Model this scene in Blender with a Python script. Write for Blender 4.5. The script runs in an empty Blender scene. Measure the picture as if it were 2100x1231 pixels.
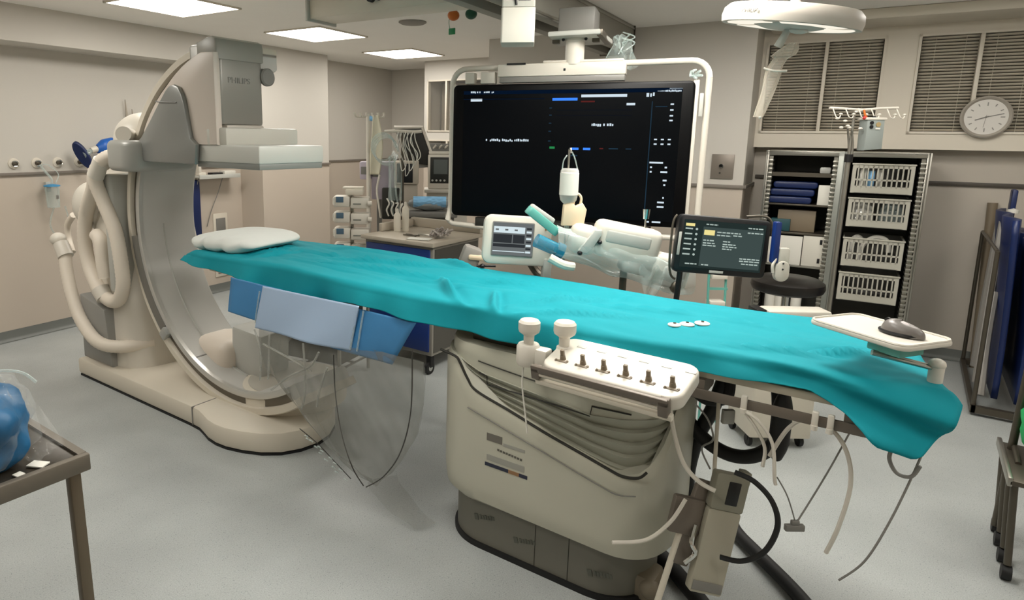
import bpy, bmesh, math, random
from mathutils import Matrix, Vector, noise
random.seed(7)
C = bpy.context.scene
PI = math.pi
# ------------------------------------------------------------------ camera, world, light, exposure
H = 1.62
T = (-0.06811678, -0.99767735); N = (0.99767735, -0.06811678)
ROOM = math.atan2(N[0], T[0])            # turn of the room's axes against the table's axes
def rvec(a, b): return (a*T[0]+b*T[1], a*N[0]+b*N[1])
def rp(X, Y, z=0.0):
    s, n = rvec(X, Y); return Vector((s, n, z))
M = ((0.5437, -0.8392, 0.0111), (-0.1468, -0.1081, -0.9832), (0.8263, 0.5330, -0.1819))
rows = []
for r, sg in zip(M, (1, -1, -1)):
    s, n = rvec(r[0], r[1]); rows.append(Vector((s, n, r[2]))*sg)
for i in range(3):
    for j in range(i): rows[i] = rows[i]-rows[j]*rows[i].dot(rows[j])
    rows[i].normalize()
cam = bpy.data.cameras.new('camera'); co = bpy.data.objects.new('camera', cam); C.collection.objects.link(co)
co.matrix_world = Matrix(((rows[0][0], rows[1][0], rows[2][0], 0), (rows[0][1], rows[1][1], rows[2][1], 0), (rows[0][2], rows[1][2], rows[2][2], H), (0, 0, 0, 1)))
cam.sensor_fit = 'HORIZONTAL'; cam.sensor_width = 36; cam.lens = 1325.55/2100*36
cam.shift_x = (1050-871.9)/2100; cam.shift_y = -(615.5-525.6)/2100
cam.clip_start = 0.05; cam.clip_end = 60
C.camera = co
w = bpy.data.worlds.new('world'); C.world = w; w.use_nodes = True
w.node_tree.nodes['Background'].inputs[0].default_value = (0.9, 0.93, 1, 1)
w.node_tree.nodes['Background'].inputs[1].default_value = 0.3
C.view_settings.view_transform = 'Standard'; C.view_settings.look = 'None'
C.view_settings.gamma = 1; C.view_settings.use_curve_mapping = False
C.view_settings.exposure = 0.32
PANEL_POWER = 12.0

# ------------------------------------------------------------------ materials
def lin(c):
    c = c.lstrip('#'); v = [int(c[i:i+2], 16)/255 for i in (0, 2, 4)]
    return tuple(x/12.92 if x <= .04045 else ((x+.055)/1.055)**2.4 for x in v)+(1,)
MATS = {}
def mat(name, col, rough=.5, metal=0., var=0.0, scale=8., bump=0., spec=.5, alpha=1., trans=0., emit=None, es=0., sheen=0., coat=0.):
    m = bpy.data.materials.new(name); m.use_nodes = True; nt = m.node_tree; b = nt.nodes['Principled BSDF']
    b.inputs['Base Color'].default_value = lin(col); b.inputs['Roughness'].default_value = rough
    b.inputs['Metallic'].default_value = metal; b.inputs['Specular IOR Level'].default_value = spec
    b.inputs['Alpha'].default_value = alpha; b.inputs['Transmission Weight'].default_value = trans
    b.inputs['Sheen Weight'].default_value = sheen; b.inputs['Coat Weight'].default_value = coat
    if emit: b.inputs['Emission Color'].default_value = lin(emit); b.inputs['Emission Strength'].default_value = es
    if var or bump:
        tc = nt.nodes.new('ShaderNodeTexCoord'); ns = nt.nodes.new('ShaderNodeTexNoise')
        ns.inputs['Scale'].default_value = scale; ns.inputs['Detail'].default_value = 5
        nt.links.new(tc.outputs['Object'], ns.inputs['Vector'])
        if var:
            mx = nt.nodes.new('ShaderNodeMix'); mx.data_type = 'RGBA'
            c = lin(col); mx.inputs[6].default_value = tuple(x*(1-var) for x in c[:3])+(1,)
            mx.inputs[7].default_value = tuple(min(1, x*(1+var)) for x in c[:3])+(1,)
            nt.links.new(ns.outputs['Fac'], mx.inputs[0]); nt.links.new(mx.outputs[2], b.inputs['Base Color'])
        if bump:
            bp = nt.nodes.new('ShaderNodeBump'); bp.inputs['Strength'].default_value = bump; bp.inputs['Distance'].default_value = .01
            nt.links.new(ns.outputs['Fac'], bp.inputs['Height']); nt.links.new(bp.outputs[0], b.inputs['Normal'])
    MATS[name] = m; return m
wall_up = mat('wall_paint_upper', '#c9c4bb', .6, var=.02, scale=3)
wall_lo = mat('wall_panel_lower', '#c4b8aa', .45, var=.03, scale=2)
ceil_m = mat('ceiling_paint', '#f8f5ef', .8, var=.02, scale=4)
rail_m = mat('dado_rail', '#7d756c', .5)
frame_m = mat('window_frame_paint', '#d9d1c2', .4)
white_p = mat('white_plastic', '#d3cdc1', .38, var=.015, scale=6)
cream_p = mat('cream_enamel', '#d5cdbd', .4, var=.02, scale=3)
gray_p = mat('light_gray_plastic', '#b9b9b2', .42, var=.02)
gray_d = mat('mid_gray_plastic', '#7c7a75', .45)
satin = mat('satin_gray_panel', '#a9aaa6', .32, metal=.25, var=.02, scale=3)
steel = mat('brushed_steel', '#a8a59c', .32, metal=.9, var=.05, scale=30)
steel_d = mat('dark_steel', '#5c564c', .4, metal=.7)
taupe = mat('taupe_rail', '#6e655b', .45, metal=.2)
black = mat('black_plastic', '#101012', .4)
rubber = mat('black_rubber', '#0c0c0c', .6)
dark = mat('dark_recess', '#26251f', .7)
hose_m = mat('corrugated_hose', '#ddd3c4', .5, var=.02, scale=10)
cloth = mat('teal_drape_cloth', '#0a8a96', .8, var=.05, scale=14, bump=.12, spec=.25)
linen = mat('white_pillow_linen', '#d6d8d2', .8, bump=.2, scale=20)
blue_n = mat('blue_nonwoven', '#3f83b8', .55, bump=.15, scale=12, var=.06)
blue_l = mat('pale_blue_nonwoven', '#a9c0dc', .6, bump=.1, scale=14)
navy = mat('navy_vinyl', '#0e2150', .4, var=.08, scale=6)
navy_b = mat('navy_laminate', '#15306f', .3)
blue_b = mat('bright_blue_silicone', '#1b5cb0', .4)
blue_w = mat('blue_wrap', '#2f7fae', .6, bump=.3, scale=20, var=.15)
lblue = mat('light_blue_plastic', '#8cc4ee', .4)
teal_p = mat('teal_plastic', '#62aa9e', .4)
red_p = mat('red_plastic', '#b8322c', .4)
green_p = mat('green_plastic', '#128a55', .4)
orange_p = mat('orange_plastic', '#c46a1c', .4)
yellow_p = mat('yellow_paper', '#d8c14a', .6)
paper = mat('white_paper', '#dad7cd', .7)
lilac = mat('lilac_gray_plastic', '#b7adb9', .5)
grey_fab = mat('gray_cloth', '#8b8780', .8, bump=.2)
green_bag = mat('green_cloth', '#1fae62', .7, bump=.2)
peach = mat('peach_plastic', '#dcc8aa', .5)
worktop = mat('worktop_laminate', '#b5ab9b', .4)
slat_m = mat('blind_slat', '#ded4c2', .5)
chrome = mat('chrome', '#d0d0cc', .12, metal=1)
amber = mat('amber_wood', '#7c6f5c', .5)
def film(name, col, a, rough=.12, k=.5):
    m = bpy.data.materials.new(name); m.use_nodes = True; nt = m.node_tree; nt.nodes.clear()
    o = nt.nodes.new('ShaderNodeOutputMaterial'); mx = nt.nodes.new('ShaderNodeMixShader'); tr = nt.nodes.new('ShaderNodeBsdfTransparent')
    pb = nt.nodes.new('ShaderNodeBsdfPrincipled'); pb.inputs['Base Color'].default_value = lin(col); pb.inputs['Roughness'].default_value = rough
    pb.inputs['Specular IOR Level'].default_value = .8
    lw = nt.nodes.new('ShaderNodeLayerWeight'); lw.inputs[0].default_value = .35
    ml = nt.nodes.new('ShaderNodeMath'); ml.operation = 'MULTIPLY_ADD'; ml.inputs[1].default_value = k; ml.inputs[2].default_value = a
    nt.links.new(lw.outputs['Facing'], ml.inputs[0]); nt.links.new(ml.outputs[0], mx.inputs[0])
    nt.links.new(tr.outputs[0], mx.inputs[1]); nt.links.new(pb.outputs[0], mx.inputs[2]); nt.links.new(mx.outputs[0], o.inputs[0])
    MATS[name] = m; return m
plastic = film('clear_plastic_film', '#8f9089', .20, .08, .42)
plastic2 = film('misty_plastic_film', '#cddcd8', .26)
glass = film('window_glass', '#8a8a84', .03, .45)
def emitm(name, col, s):
    m = bpy.data.materials.new(name); m.use_nodes = True; nt = m.node_tree; nt.nodes.clear()
    o = nt.nodes.new('ShaderNodeOutputMaterial'); e = nt.nodes.new('ShaderNodeEmission'); e.inputs[0].default_value = lin(col); e.inputs[1].default_value = s
    nt.links.new(e.outputs[0], o.inputs[0]); MATS[name] = m; return m
panel_e = emitm('panel_light', '#fffaf2', PANEL_POWER)
def floor_mat():
    m = bpy.data.materials.new('speckled_vinyl'); m.use_nodes = True; nt = m.node_tree; b = nt.nodes['Principled BSDF']
    tc = nt.nodes.new('ShaderNodeTexCoord')
    def noise_(s, d): n = nt.nodes.new('ShaderNodeTexNoise'); n.inputs['Scale'].default_value = s; n.inputs['Detail'].default_value = d; nt.links.new(tc.outputs['Object'], n.inputs['Vector']); return n
    v = nt.nodes.new('ShaderNodeTexVoronoi'); v.inputs['Scale'].default_value = 90; nt.links.new(tc.outputs['Object'], v.inputs['Vector'])
    cr = nt.nodes.new('ShaderNodeValToRGB'); cr.color_ramp.elements[0].position = .02; cr.color_ramp.elements[0].color = lin('#7d8383')
    cr.color_ramp.elements[1].position = .22; cr.color_ramp.elements[1].color = lin('#b4b8b6')
    nt.links.new(v.outputs['Distance'], cr.inputs[0])
    n1 = noise_(2.5, 4); n2 = noise_(220, 2)
    mx = nt.nodes.new('ShaderNodeMix'); mx.data_type = 'RGBA'; mx.blend_type = 'MULTIPLY'; mx.inputs[0].default_value = .35
    nt.links.new(cr.outputs[0], mx.inputs[6]); nt.links.new(n1.outputs['Fac'], mx.inputs[7])
    mx2 = nt.nodes.new('ShaderNodeMix'); mx2.data_type = 'RGBA'; mx2.blend_type = 'OVERLAY'; mx2.inputs[0].default_value = .35
    nt.links.new(mx.outputs[2], mx2.inputs[6]); nt.links.new(n2.outputs['Fac'], mx2.inputs[7])
    nt.links.new(mx2.outputs[2], b.inputs['Base Color'])
    b.inputs['Roughness'].default_value = .38; b.inputs['Specular IOR Level'].default_value = .35
    return m
floor_m = floor_mat()
cove_m = mat('vinyl_cove', '#70736f', .45, var=.03)

# ------------------------------------------------------------------ mesh helpers
def new(): return bmesh.new()
def _add(bm, tmp, mtx=None, m=0):
    if mtx is not None: bmesh.ops.transform(tmp, matrix=mtx, verts=tmp.verts)
    mp = {v: bm.verts.new(v.co) for v in tmp.verts}
    for f in tmp.faces:
        try: g = bm.faces.new([mp[v] for v in f.verts]); g.material_index = m
        except ValueError: pass
    tmp.free()
def bx(bm, x0, x1, y0, y1, z0, z1, bev=0., m=0, mtx=None, seg=2):
    t = bmesh.new(); bmesh.ops.create_cube(t, size=1)
    bmesh.ops.scale(t, vec=(abs(x1-x0), abs(y1-y0), abs(z1-z0)), verts=t.verts)
    if bev > 0: bmesh.ops.bevel(t, geom=t.edges[:]+t.verts[:], offset=bev, segments=seg, affect='EDGES', profile=.5)
    bmesh.ops.translate(t, vec=((x0+x1)/2, (y0+y1)/2, (z0+z1)/2), verts=t.verts)
    _add(bm, t, mtx, m)
def prism(bm, poly, z0, z1, bev=0., m=0, mtx=None, seg=2):
    t = bmesh.new(); vs = [t.verts.new((x, y, z0)) for x, y in poly]; f = t.faces.new(vs)
    r = bmesh.ops.extrude_face_region(t, geom=[f]); bmesh.ops.translate(t, vec=(0, 0, z1-z0), verts=[g for g in r['geom'] if isinstance(g, bmesh.types.BMVert)])
    bmesh.ops.recalc_face_normals(t, faces=t.faces)
    if bev > 0:
        es = [e for e in t.edges if abs(e.verts[0].co.z-e.verts[1].co.z) < 1e-6]
        bmesh.ops.bevel(t, geom=es, offset=bev, segments=seg, affect='EDGES', profile=.5)
    _add(bm, t, mtx, m)
def cyl(bm, p0, p1, r0, r1=None, seg=16, m=0, mtx=None, caps=True):
    p0 = Vector(p0); p1 = Vector(p1); d = p1-p0; r1 = r0 if r1 is None else r1
    t = bmesh.new(); bmesh.ops.create_cone(t, cap_ends=caps, segments=seg, radius1=r0, radius2=r1, depth=d.length)
    q = d.to_track_quat('Z', 'Y').to_matrix().to_4x4()
    _add(bm, t, (mtx or Matrix())@Matrix.Translation((p0+p1)/2)@q, m)
def sph(bm, c, r, sc=(1, 1, 1), m=0, mtx=None, u=16, v=10):
    t = bmesh.new(); bmesh.ops.create_uvsphere(t, u_segments=u, v_segments=v, radius=r)
    _add(bm, t, (mtx or Matrix())@Matrix.Translation(c)@Matrix.Diagonal((*sc, 1)), m)
def smooth(pts, k=6):
    P = [Vector(p) for p in pts]; out = []
    for i in range(len(P)-1):
        a = P[max(i-1, 0)]; b = P[i]; c = P[i+1]; d = P[min(i+2, len(P)-1)]
        for j in range(k):
            t = j/k; out.append(.5*((2*b)+(c-a)*t+(2*a-5*b+4*c-d)*t*t+(3*b-a-3*c+d)*t**3))
    out.append(P[-1]); return out
def tube(bm, pts, r, seg=8, m=0, sm=True, k=6, ribs=0., ell=None):
    P = smooth(pts, k) if sm else [Vector(p) for p in pts]
    up = Vector((0, 0, 1)); rings = []; prev = None
    for i, p in enumerate(P):
        d = (P[min(i+1, len(P)-1)]-P[max(i-1, 0)])
        if d.length < 1e-9: d = Vector((0, 0, 1))
        d.normalize()
        if prev is None:
            a = d.cross(up) if abs(d.dot(up)) < .95 else d.cross(Vector((1, 0, 0)))
        else: a = prev-d*prev.dot(d)
        a.normalize(); prev = a; b = d.cross(a)
        rr = r(i/(len(P)-1)) if callable(r) else r
        if ribs and i % 2: rr *= 1-ribs
        rings.append([bm.verts.new(p+a*rr*math.cos(2*PI*j/seg)+b*rr*math.sin(2*PI*j/seg)) for j in range(seg)])
    for i in range(len(rings)-1):
        for j in range(seg):
            f = bm.faces.new((rings[i][j], rings[i][(j+1) % seg], rings[i+1][(j+1) % seg], rings[i+1][j])); f.material_index = m
    for rg in (rings[0][::-1], rings[-1]):
        f = bm.faces.new(rg); f.material_index = m
def lathe(bm, prof, c=(0, 0, 0), seg=32, m=0, mtx=None):
    t = bmesh.new(); rings = []
    for r, z in prof:
        rings.append([t.verts.new((r*math.cos(2*PI*j/seg), r*math.sin(2*PI*j/seg), z)) for j in range(seg)])
    for i in range(len(rings)-1):
        for j in range(seg): t.faces.new((rings[i][j], rings[i][(j+1) % seg], rings[i+1][(j+1) % seg], rings[i+1][j]))
    if prof[0][0] > 0: t.faces.new(rings[0][::-1])
    if prof[-1][0] > 0: t.faces.new(rings[-1])
    bmesh.ops.remove_doubles(t, verts=t.verts, dist=1e-6)
    _add(bm, t, (mtx or Matrix())@Matrix.Translation(c), m)
def grid(bm, fn, nu, nv, m=0, closed_u=False):
    vs = [[bm.verts.new(fn(i/nu, j/nv)) for j in range(nv+1)] for i in range(nu if closed_u else nu+1)]
    for i in range(nu):
        for j in range(nv):
            a = vs[i]; b = vs[(i+1) % len(vs)]
            f = bm.faces.new((a[j], b[j], b[j+1], a[j+1])); f.material_index = m
    return vs
def rrect(x0, x1, y0, y1, r, k=6):
    out = []
    for cx, cy, a0 in ((x1-r, y1-r, 0), (x0+r, y1-r, 90), (x0+r, y0+r, 180), (x1-r, y0+r, 270)):
        for i in range(k+1):
            a = math.radians(a0+90*i/k); out.append((cx+r*math.cos(a), cy+r*math.sin(a)))
    return out
def interp(tab, x):
    if x <= tab[0][0]: return tab[0][1]
    for (a, b), (c, d) in zip(tab, tab[1:]):
        if x <= c: return b+(d-b)*(x-a)/(c-a)
    return tab[-1][1]
def obj(name, bm, mats, parent=None, ang=35, loc=None, solid=0.):
    if not isinstance(mats, (list, tuple)): mats = [mats]
    bmesh.ops.recalc_face_normals(bm, faces=bm.faces)
    me = bpy.data.meshes.new(name); bm.to_mesh(me); bm.free()
    for m_ in mats: me.materials.append(m_)
    for p in me.polygons: p.use_smooth = True
    me.set_sharp_from_angle(angle=math.radians(ang))
    o = bpy.data.objects.new(name, me); C.collection.objects.link(o)
    if parent is not None: o.parent = parent
    if loc is not None: o.location = loc
    if solid:
        md = o.modifiers.new('thickness', 'SOLIDIFY'); md.thickness = solid; md.offset = -1
    return o
def thing(name, label, cat, loc=(0, 0, 0), rot=0., group=None, room=False, rx=0., ry=0.):
    o = bpy.data.objects.new(name, None); C.collection.objects.link(o); o.empty_display_size = .05
    if room: loc = rp(*loc); rot = rot+ROOM
    o.location = loc; o.rotation_euler = (rx, ry, rot); o['label'] = label; o['category'] = cat
    if group: o['group'] = group
    return o
def tag(o, label, cat, group=None):
    o['label'] = label; o['category'] = cat
    if group: o['group'] = group
    return o
def struct(name, bm, m, room=True, **k):
    o = obj(name, bm, m, **k); o['kind'] = 'structure'
    if room: o.rotation_euler = (0, 0, ROOM)
    return o
def origin(o, p):
    """move an unparented mesh's origin to p (world) keeping the geometry"""
    p = Vector(p); o.data.transform(Matrix.Translation(-p)); o.location = p; return o
def copy_tree(o, parent=None):
    c = o.copy(); C.collection.objects.link(c); c.parent = parent
    for ch in list(o.children): copy_tree(ch, c)
    return c
def text(name, s, size, m, parent, loc, rot, depth=.0006, sx=1.):
    cu = bpy.data.curves.new(name, 'FONT'); cu.body = s; cu.size = size; cu.extrude = depth; cu.align_x = 'LEFT'
    t = bpy.data.objects.new(name, cu); C.collection.objects.link(t)
    bpy.context.view_layer.update()
    me = bpy.data.meshes.new_from_object(t); bpy.data.objects.remove(t)
    me.materials.clear(); me.materials.append(m)
    o = bpy.data.objects.new(name, me); C.collection.objects.link(o); o.parent = parent; o.location = loc; o.rotation_euler = rot; o.scale = (sx, 1, 1)
    return o

# ------------------------------------------------------------------ the setting (room axes: X along the left wall, Y towards it)
CZ = 2.51
bm = new(); bx(bm, -1.7, 8.6, -2.8, 5.5, -.05, 0); struct('floor', bm, floor_m)
bm = new(); bx(bm, -1.7, 8.6, -2.8, 5.5, CZ, CZ+.08); struct('ceiling', bm, ceil_m)
def wall(name, boxes, lo=1.27):
    bm = new()
    for x0, x1, y0, y1, z0, z1 in boxes:
        if z0 < lo < z1:
            bx(bm, x0, x1, y0, y1, z0, lo, m=1); bx(bm, x0, x1, y0, y1, lo, z1, m=0)
        else: bx(bm, x0, x1, y0, y1, z0, z1, m=1 if z1 <= lo else 0)
    return struct(name, bm, [wall_up, wall_lo])
wall('wall_left', [(-1.7, 7.57, 5.38, 5.5, 0, CZ)], 1.30)
wall('wall_pillar', [(4.72, 5.75, 5.05, 5.38, 0, CZ)], 1.30)
wall('wall_recess', [(7.45, 7.57, 4.39, 5.38, 0, CZ)], 1.31)
wall('wall_back', [(-1.82, -1.7, -2.8, 5.5, 0, CZ)], 1.3)
wall('wall_right', [(-1.7, 6.2, -2.92, -2.8, 0, CZ)], 1.3)
# wall with the left window
wall('wall_middle', [(6.75, 7.57, 2.9, 4.39, 0, 1.26), (6.75, 7.57, 2.9, 3.0, 1.26, CZ), (6.75, 7.57, 4.345, 4.39, 1.26, CZ),
                     (6.75, 7.57, 3.0, 4.345, 1.585, 1.68), (6.75, 7.57, 3.0, 4.345, 2.285, CZ), (7.4, 7.57, 3.0, 4.345, 1.26, CZ)], 1.25)
wall('wall_column', [(5.55, 6.75, .66, 2.9, 0, CZ)], 1.263)
bm = new(); bx(bm, 6.1, 6.2, -2.8, .66, 0, 1.62); struct('wall_far', bm, mat('wall_far_paint', '#bdb5a9', .6, var=.02, scale=2))
WZ0, WZ1 = 1.68, 2.375
bm = new()
bx(bm, 5.95, 6.2, -2.8, .66, 1.567, WZ0); bx(bm, 5.95, 6.2, -2.8, .66, WZ1, CZ)
for y0, y1 in ((.632, .66), (-.335, -.148), (-1.2, -1.035), (-2.8, -1.9)): bx(bm, 5.95, 6.2, y0, y1, WZ0, WZ1)
bx(bm, 6.14, 6.2, -2.8, .66, WZ0, WZ1)
struct('wall_windows', bm, frame_m)
bm = new(); bx(bm, -1.7, 4.72, 5.05, 5.38, 2.255, CZ); struct('trim_bulkhead', bm, wall_up)
bm = new(); bx(bm, 5.52, 5.95, -2.8, .6, 2.44, CZ, bev=.01); struct('trim_window_head', bm, frame_m)
# dado rails
for nm, b in (('trim_1', (-1.7, 4.72, 5.36, 5.38, 1.29, 1.312)), ('trim_2', (4.72, 5.76, 5.03, 5.05, 1.29, 1.312)), ('trim_3', (5.76, 7.45, 5.36, 5.38, 1.298, 1.32)),
              ('trim_4', (5.53, 5.55, .65, 2.9, 1.25, 1.276)), ('trim_5', (5.55, 6.1, .64, .66, 1.25, 1.276)), ('trim_6', (6.08, 6.1, -2.8, .64, 1.308, 1.338)), ('trim_7', (7.43, 7.45, 4.39, 5.36, 1.298, 1.32))):
    bm = new(); bx(bm, *b, bev=.003); struct(nm, bm, mat('dado_rail_shaded', '#4a443c', .5) if nm == 'trim_6' else rail_m)  # far rail darkened in colour to stand for the beam's shadow
# coved vinyl skirting
for nm, pts in (('baseboard_left', [(-1.7, 5.38), (4.72, 5.38), (4.72, 5.05), (5.75, 5.05), (5.75, 5.38), (7.45, 5.38), (7.45, 4.39), (6.75, 4.39), (6.75, 2.9)]),
                ('baseboard_right', [(5.55, 2.9), (5.55, .66), (6.1, .66), (6.1, -2.8), (-1.7, -2.8)])):
    bm = new()
    for (xa, ya), (xb, yb) in zip(pts, pts[1:]):
        dx, dy = xb-xa, yb-ya; L = math.hypot(dx, dy); dx /= L; dy /= L; nx, ny = dy, -dx     # into the room
        prof = [(0.004, .085), (.006, .03), (.014, .014), (.03, .003)]
        rings = [[bm.verts.new((px+nx*o, py+ny*o, z)) for o, z in prof+[(0.0005, .003), (.0005, .085)]] for px, py in ((xa, ya), (xb, yb))]
        for i in range(6): bm.faces.new((rings[0][i], rings[0][(i+1) % 6], rings[1][(i+1) % 6], rings[1][i]))
        bm.faces.new(rings[0]); bm.faces.new(rings[1])
    struct(nm, bm, cove_m)

def window(idx, y0, y1, z0, z1, X, mull, slats):
    e = bpy.data.objects.new('window_%d' % idx, None); C.collection.objects.link(e); e.location = rp(X, (y0+y1)/2, z0); e.rotation_euler = (0, 0, ROOM); e['kind'] = 'structure'
    w2 = (y1-y0)/2; h = z1-z0
    bm = new(); f = .016
    bx(bm, -.012, .05, -w2, -w2+f, 0, h); bx(bm, -.012, .05, w2-f, w2, 0, h); bx(bm, -.012, .05, -w2, w2, 0, f); bx(bm, -.012, .05, -w2, w2, h-f, h)
    obj('window_frame', bm, frame_m, e)
    edges = [-w2+f]+[m-(y0+y1)/2 for m in mull]+[w2-f]
    for m_ in mull:
        bm = new(); yy = m_-(y0+y1)/2; bx(bm, -.012, .05, yy-.012, yy+.012, f, h-f, bev=.003); obj('mullion', bm, frame_m, e)
    for a, b in zip(edges, edges[1:]):
        bm = new(); bx(bm, .01, .014, a+.002, b-.002, f, h-f); obj('pane', bm, glass, e)
        if slats:
            bm = new(); hh = h-2*f
            for i in range(slats):
                z = f+hh*(i+.5)/slats; dz = hh/slats*.47
                sag = .004*math.sin(i*1.7)
                grid(bm, lambda u, v: (.04-.016*(v-.5)+.003*math.sin(PI*v), a+.006+(b-a-.012)*u, z+dz*1.25*(v-.5)+sag*(u-.5)), 6, 3)
            for yy in (a+(b-a)*.25, a+(b-a)*.75): bx(bm, .026, .028, yy-.001, yy+.001, f, h-f)
            obj('blind', bm, slat_m, e, ang=60, solid=.0012)
            bm = new(); bx(bm, .062, .068, a, b, f, h-f); obj('backing', bm, mat('blind_shade', '#57503f', .7), e)
        else:
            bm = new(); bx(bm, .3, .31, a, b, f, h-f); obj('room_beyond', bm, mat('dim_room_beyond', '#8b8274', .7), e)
window(1, -.148, .632, WZ0, WZ1, 5.95, [.224], 30)
window(2, -1.035, -.335, WZ0, WZ1, 5.95, [-.685], 30)
window(3, 3.0, 4.345, 1.68, 2.285, 6.75, [4.08], 0)
window(4, 3.0, 4.345, 1.26, 1.585, 6.75, [4.06], 0)
window(5, -1.9, -1.2, WZ0, WZ1, 5.95, [-1.55], 30)

# ceiling light panels
spots = [(3.04, 4.08, 'lit square ceiling panel at the top left edge, cut by the frame', 1), (4.53, 4.10, 'brightest square ceiling panel, above the x-ray detector arm', 1.3), (6.02, 4.19, 'smaller dimmer square ceiling panel in the far left corner', 1),
         (1.5, 4.1, '', 1), (1.5, 1.2, '', 1.1), (2.75, .62, '', 2.6), (4.05, .4, '', 1.2), (4.4, -.75, '', .9), (3.0, -1.6, '', .8), (.2, 4.1, '', .8), (.2, 1.2, '', .8), (1.2, -1.6, '', 1.0)]  # the two unseen panels nearest the windows are added to brighten the column
for i, (X, Y, lab, k) in enumerate(spots):
    e = thing('ceiling_light', lab or 'unseen square ceiling panel, placed to light the room', 'ceiling light', (X, Y, CZ), room=True, group='square ceiling light panels' if lab else 'square ceiling panels outside the picture')
    bm = new(); a = .325; 
    for s_ in (-1, 1): bx(bm, min(s_*a, s_*(a-.015)), max(s_*a, s_*(a-.015)), -a, a, -.012, 0); bx(bm, -a, a, min(s_*a, s_*(a-.015)), max(s_*a, s_*(a-.015)), -.012, 0)
    obj('light_frame', bm, frame_m, e)
    bm = new(); bx(bm, -a+.015, a-.015, -a+.015, a-.015, -.008, -.002)
    if k != 1:
        mm = MATS.get('panel_%s' % k) or emitm('panel_%s' % k, '#fffaf2', PANEL_POWER*k)
    else: mm = panel_e
    obj('diffuser', bm, mm, e)
# smoke detector
e = tag(struct('ceiling_speaker', (lambda b: (lathe(b, [(.11, 0), (.11, -.008), (.09, -.018), (.0, -.02)], (0, 0, 0), 32), b)[1])(new()), mat('speaker_gray', '#8f8a83', .6)), 'round gray grille set flush in the ceiling beside the beige duct', 'ceiling speaker')
del e['kind']; e.location = rp(4.43, 3.0, CZ)

# ------------------------------------------------------------------ ceiling rails, duct, display carrier
e = thing('ceiling_rail', 'wide gray ceiling rail running towards the window wall above the big display', 'rail', (3.2, 1.68, CZ), room=True)
bm = new(); bx(bm, -2.6, 2.25, -.13, -.06, -.21, 0, bev=.004); bx(bm, -2.6, 2.25, .06, .13, -.21, 0, bev=.004); obj('rail_beam', bm, mat('rail_gray', '#8b887e', .45), e)
bm = new(); bx(bm, -2.6, 2.25, -.06, .06, -.15, 0); obj('rail_channel', bm, dark, e)
bm = new(); bx(bm, -2.6, 2.25, -.135, -.13, -.2, -.185); bx(bm, -2.6, 2.25, -.135, -.13, -.03, -.015); obj('edge_strip', bm, steel, e)
bm = new(); bx(bm, 2.25, 2.262, -.14, .14, -.22, 0, bev=.003); obj('end_cap', bm, steel_d, e)
e = thing('ceiling_duct', 'beige flat ceiling duct crossing left from the gray rail', 'duct', (3.34, 2.35, CZ), room=True)
bm = new(); bx(bm, -.12, .12, -.62, .62, -.16, 0, bev=.006); obj('duct_body', bm, frame_m, e)
bm = new(); bx(bm, -.14, .14, .62, .64, -.175, 0, bev=.003); obj('end_cap', bm, gray_p, e)
bm = new(); cyl(bm, (-.12, .12, -.09), (-.15, .12, -.09), .022); cyl(bm, (-.12, .07, -.09), (-.145, .07, -.09), .015); obj('cable_gland', bm, black, e)

DY = math.atan2(.349, 1.299)         # yaw of the big display
ex = Vector((math.cos(DY), math.sin(DY), 0)); ey = Vector((-math.sin(DY), math.cos(DY), 0))
# display carrier
e = thing('display_carrier', 'gray ceiling trolley plate with white drop pole above the big display', 'ceiling mount', (-1.585, 3.49, 2.165), DY)
bm = new(); prism(bm, [(-.13, -.1), (.15, -.12), (.17, .3), (-.15, .3)], 0, .028, bev=.008); obj('plate', bm, gray_p, e)
bm = new(); bx(bm, -.10, .10, .02, .22, .03, .17, bev=.01); obj('trolley', bm, gray_d, e)
bm = new()
for sx in (-1, 1): bx(bm, sx*.11-.02, sx*.11+.02, .02, .06, -.02, .04, bev=.004)
bx(bm, .13, .16, -.1, .28, -.004, .03, bev=.003); obj('roller_guide', bm, steel_d, e)
bm = new(); lathe(bm, [(.055, 0), (.055, -.012), (.052, -.015), (.052, -.14)], (0, .02, 0)); obj('pole', bm, white_p, e)
for sx in (-1, 1):
    bm = new(); sph(bm, (sx*.062, -.01, -.006), .009); obj('bolt', bm, black, e)
# white service box hanging from the rail
e = thing('power_box', 'white square column box hanging from the ceiling rail above the display', 'ceiling box', (-1.705, 3.08, 2.092), math.radians(28))
bm = new(); prism(bm, rrect(-.095, .075, -.09, .09, .012), .0, .17, bev=.004); obj('lower_cover', bm, mat('box_white', '#cfccc1', .4), e)
bm = new(); prism(bm, rrect(-.093, .073, -.088, .088, .01), .172, CZ-2.092, bev=.002); obj('upper_cover', bm, mat('box_white2', '#c4c2b8', .4), e)
bm = new(); tube(bm, [(-.03, -.095, .4), (-.02, -.1, .3), (-.025, -.095, .22), (-.02, -.089, .18)], .006); obj('cable', bm, black, e)
bm = new(); bx(bm, -.01, .05, -.091, -.088, .2, .3, bev=.001); obj('access_panel', bm, gray_d, e)

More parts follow.
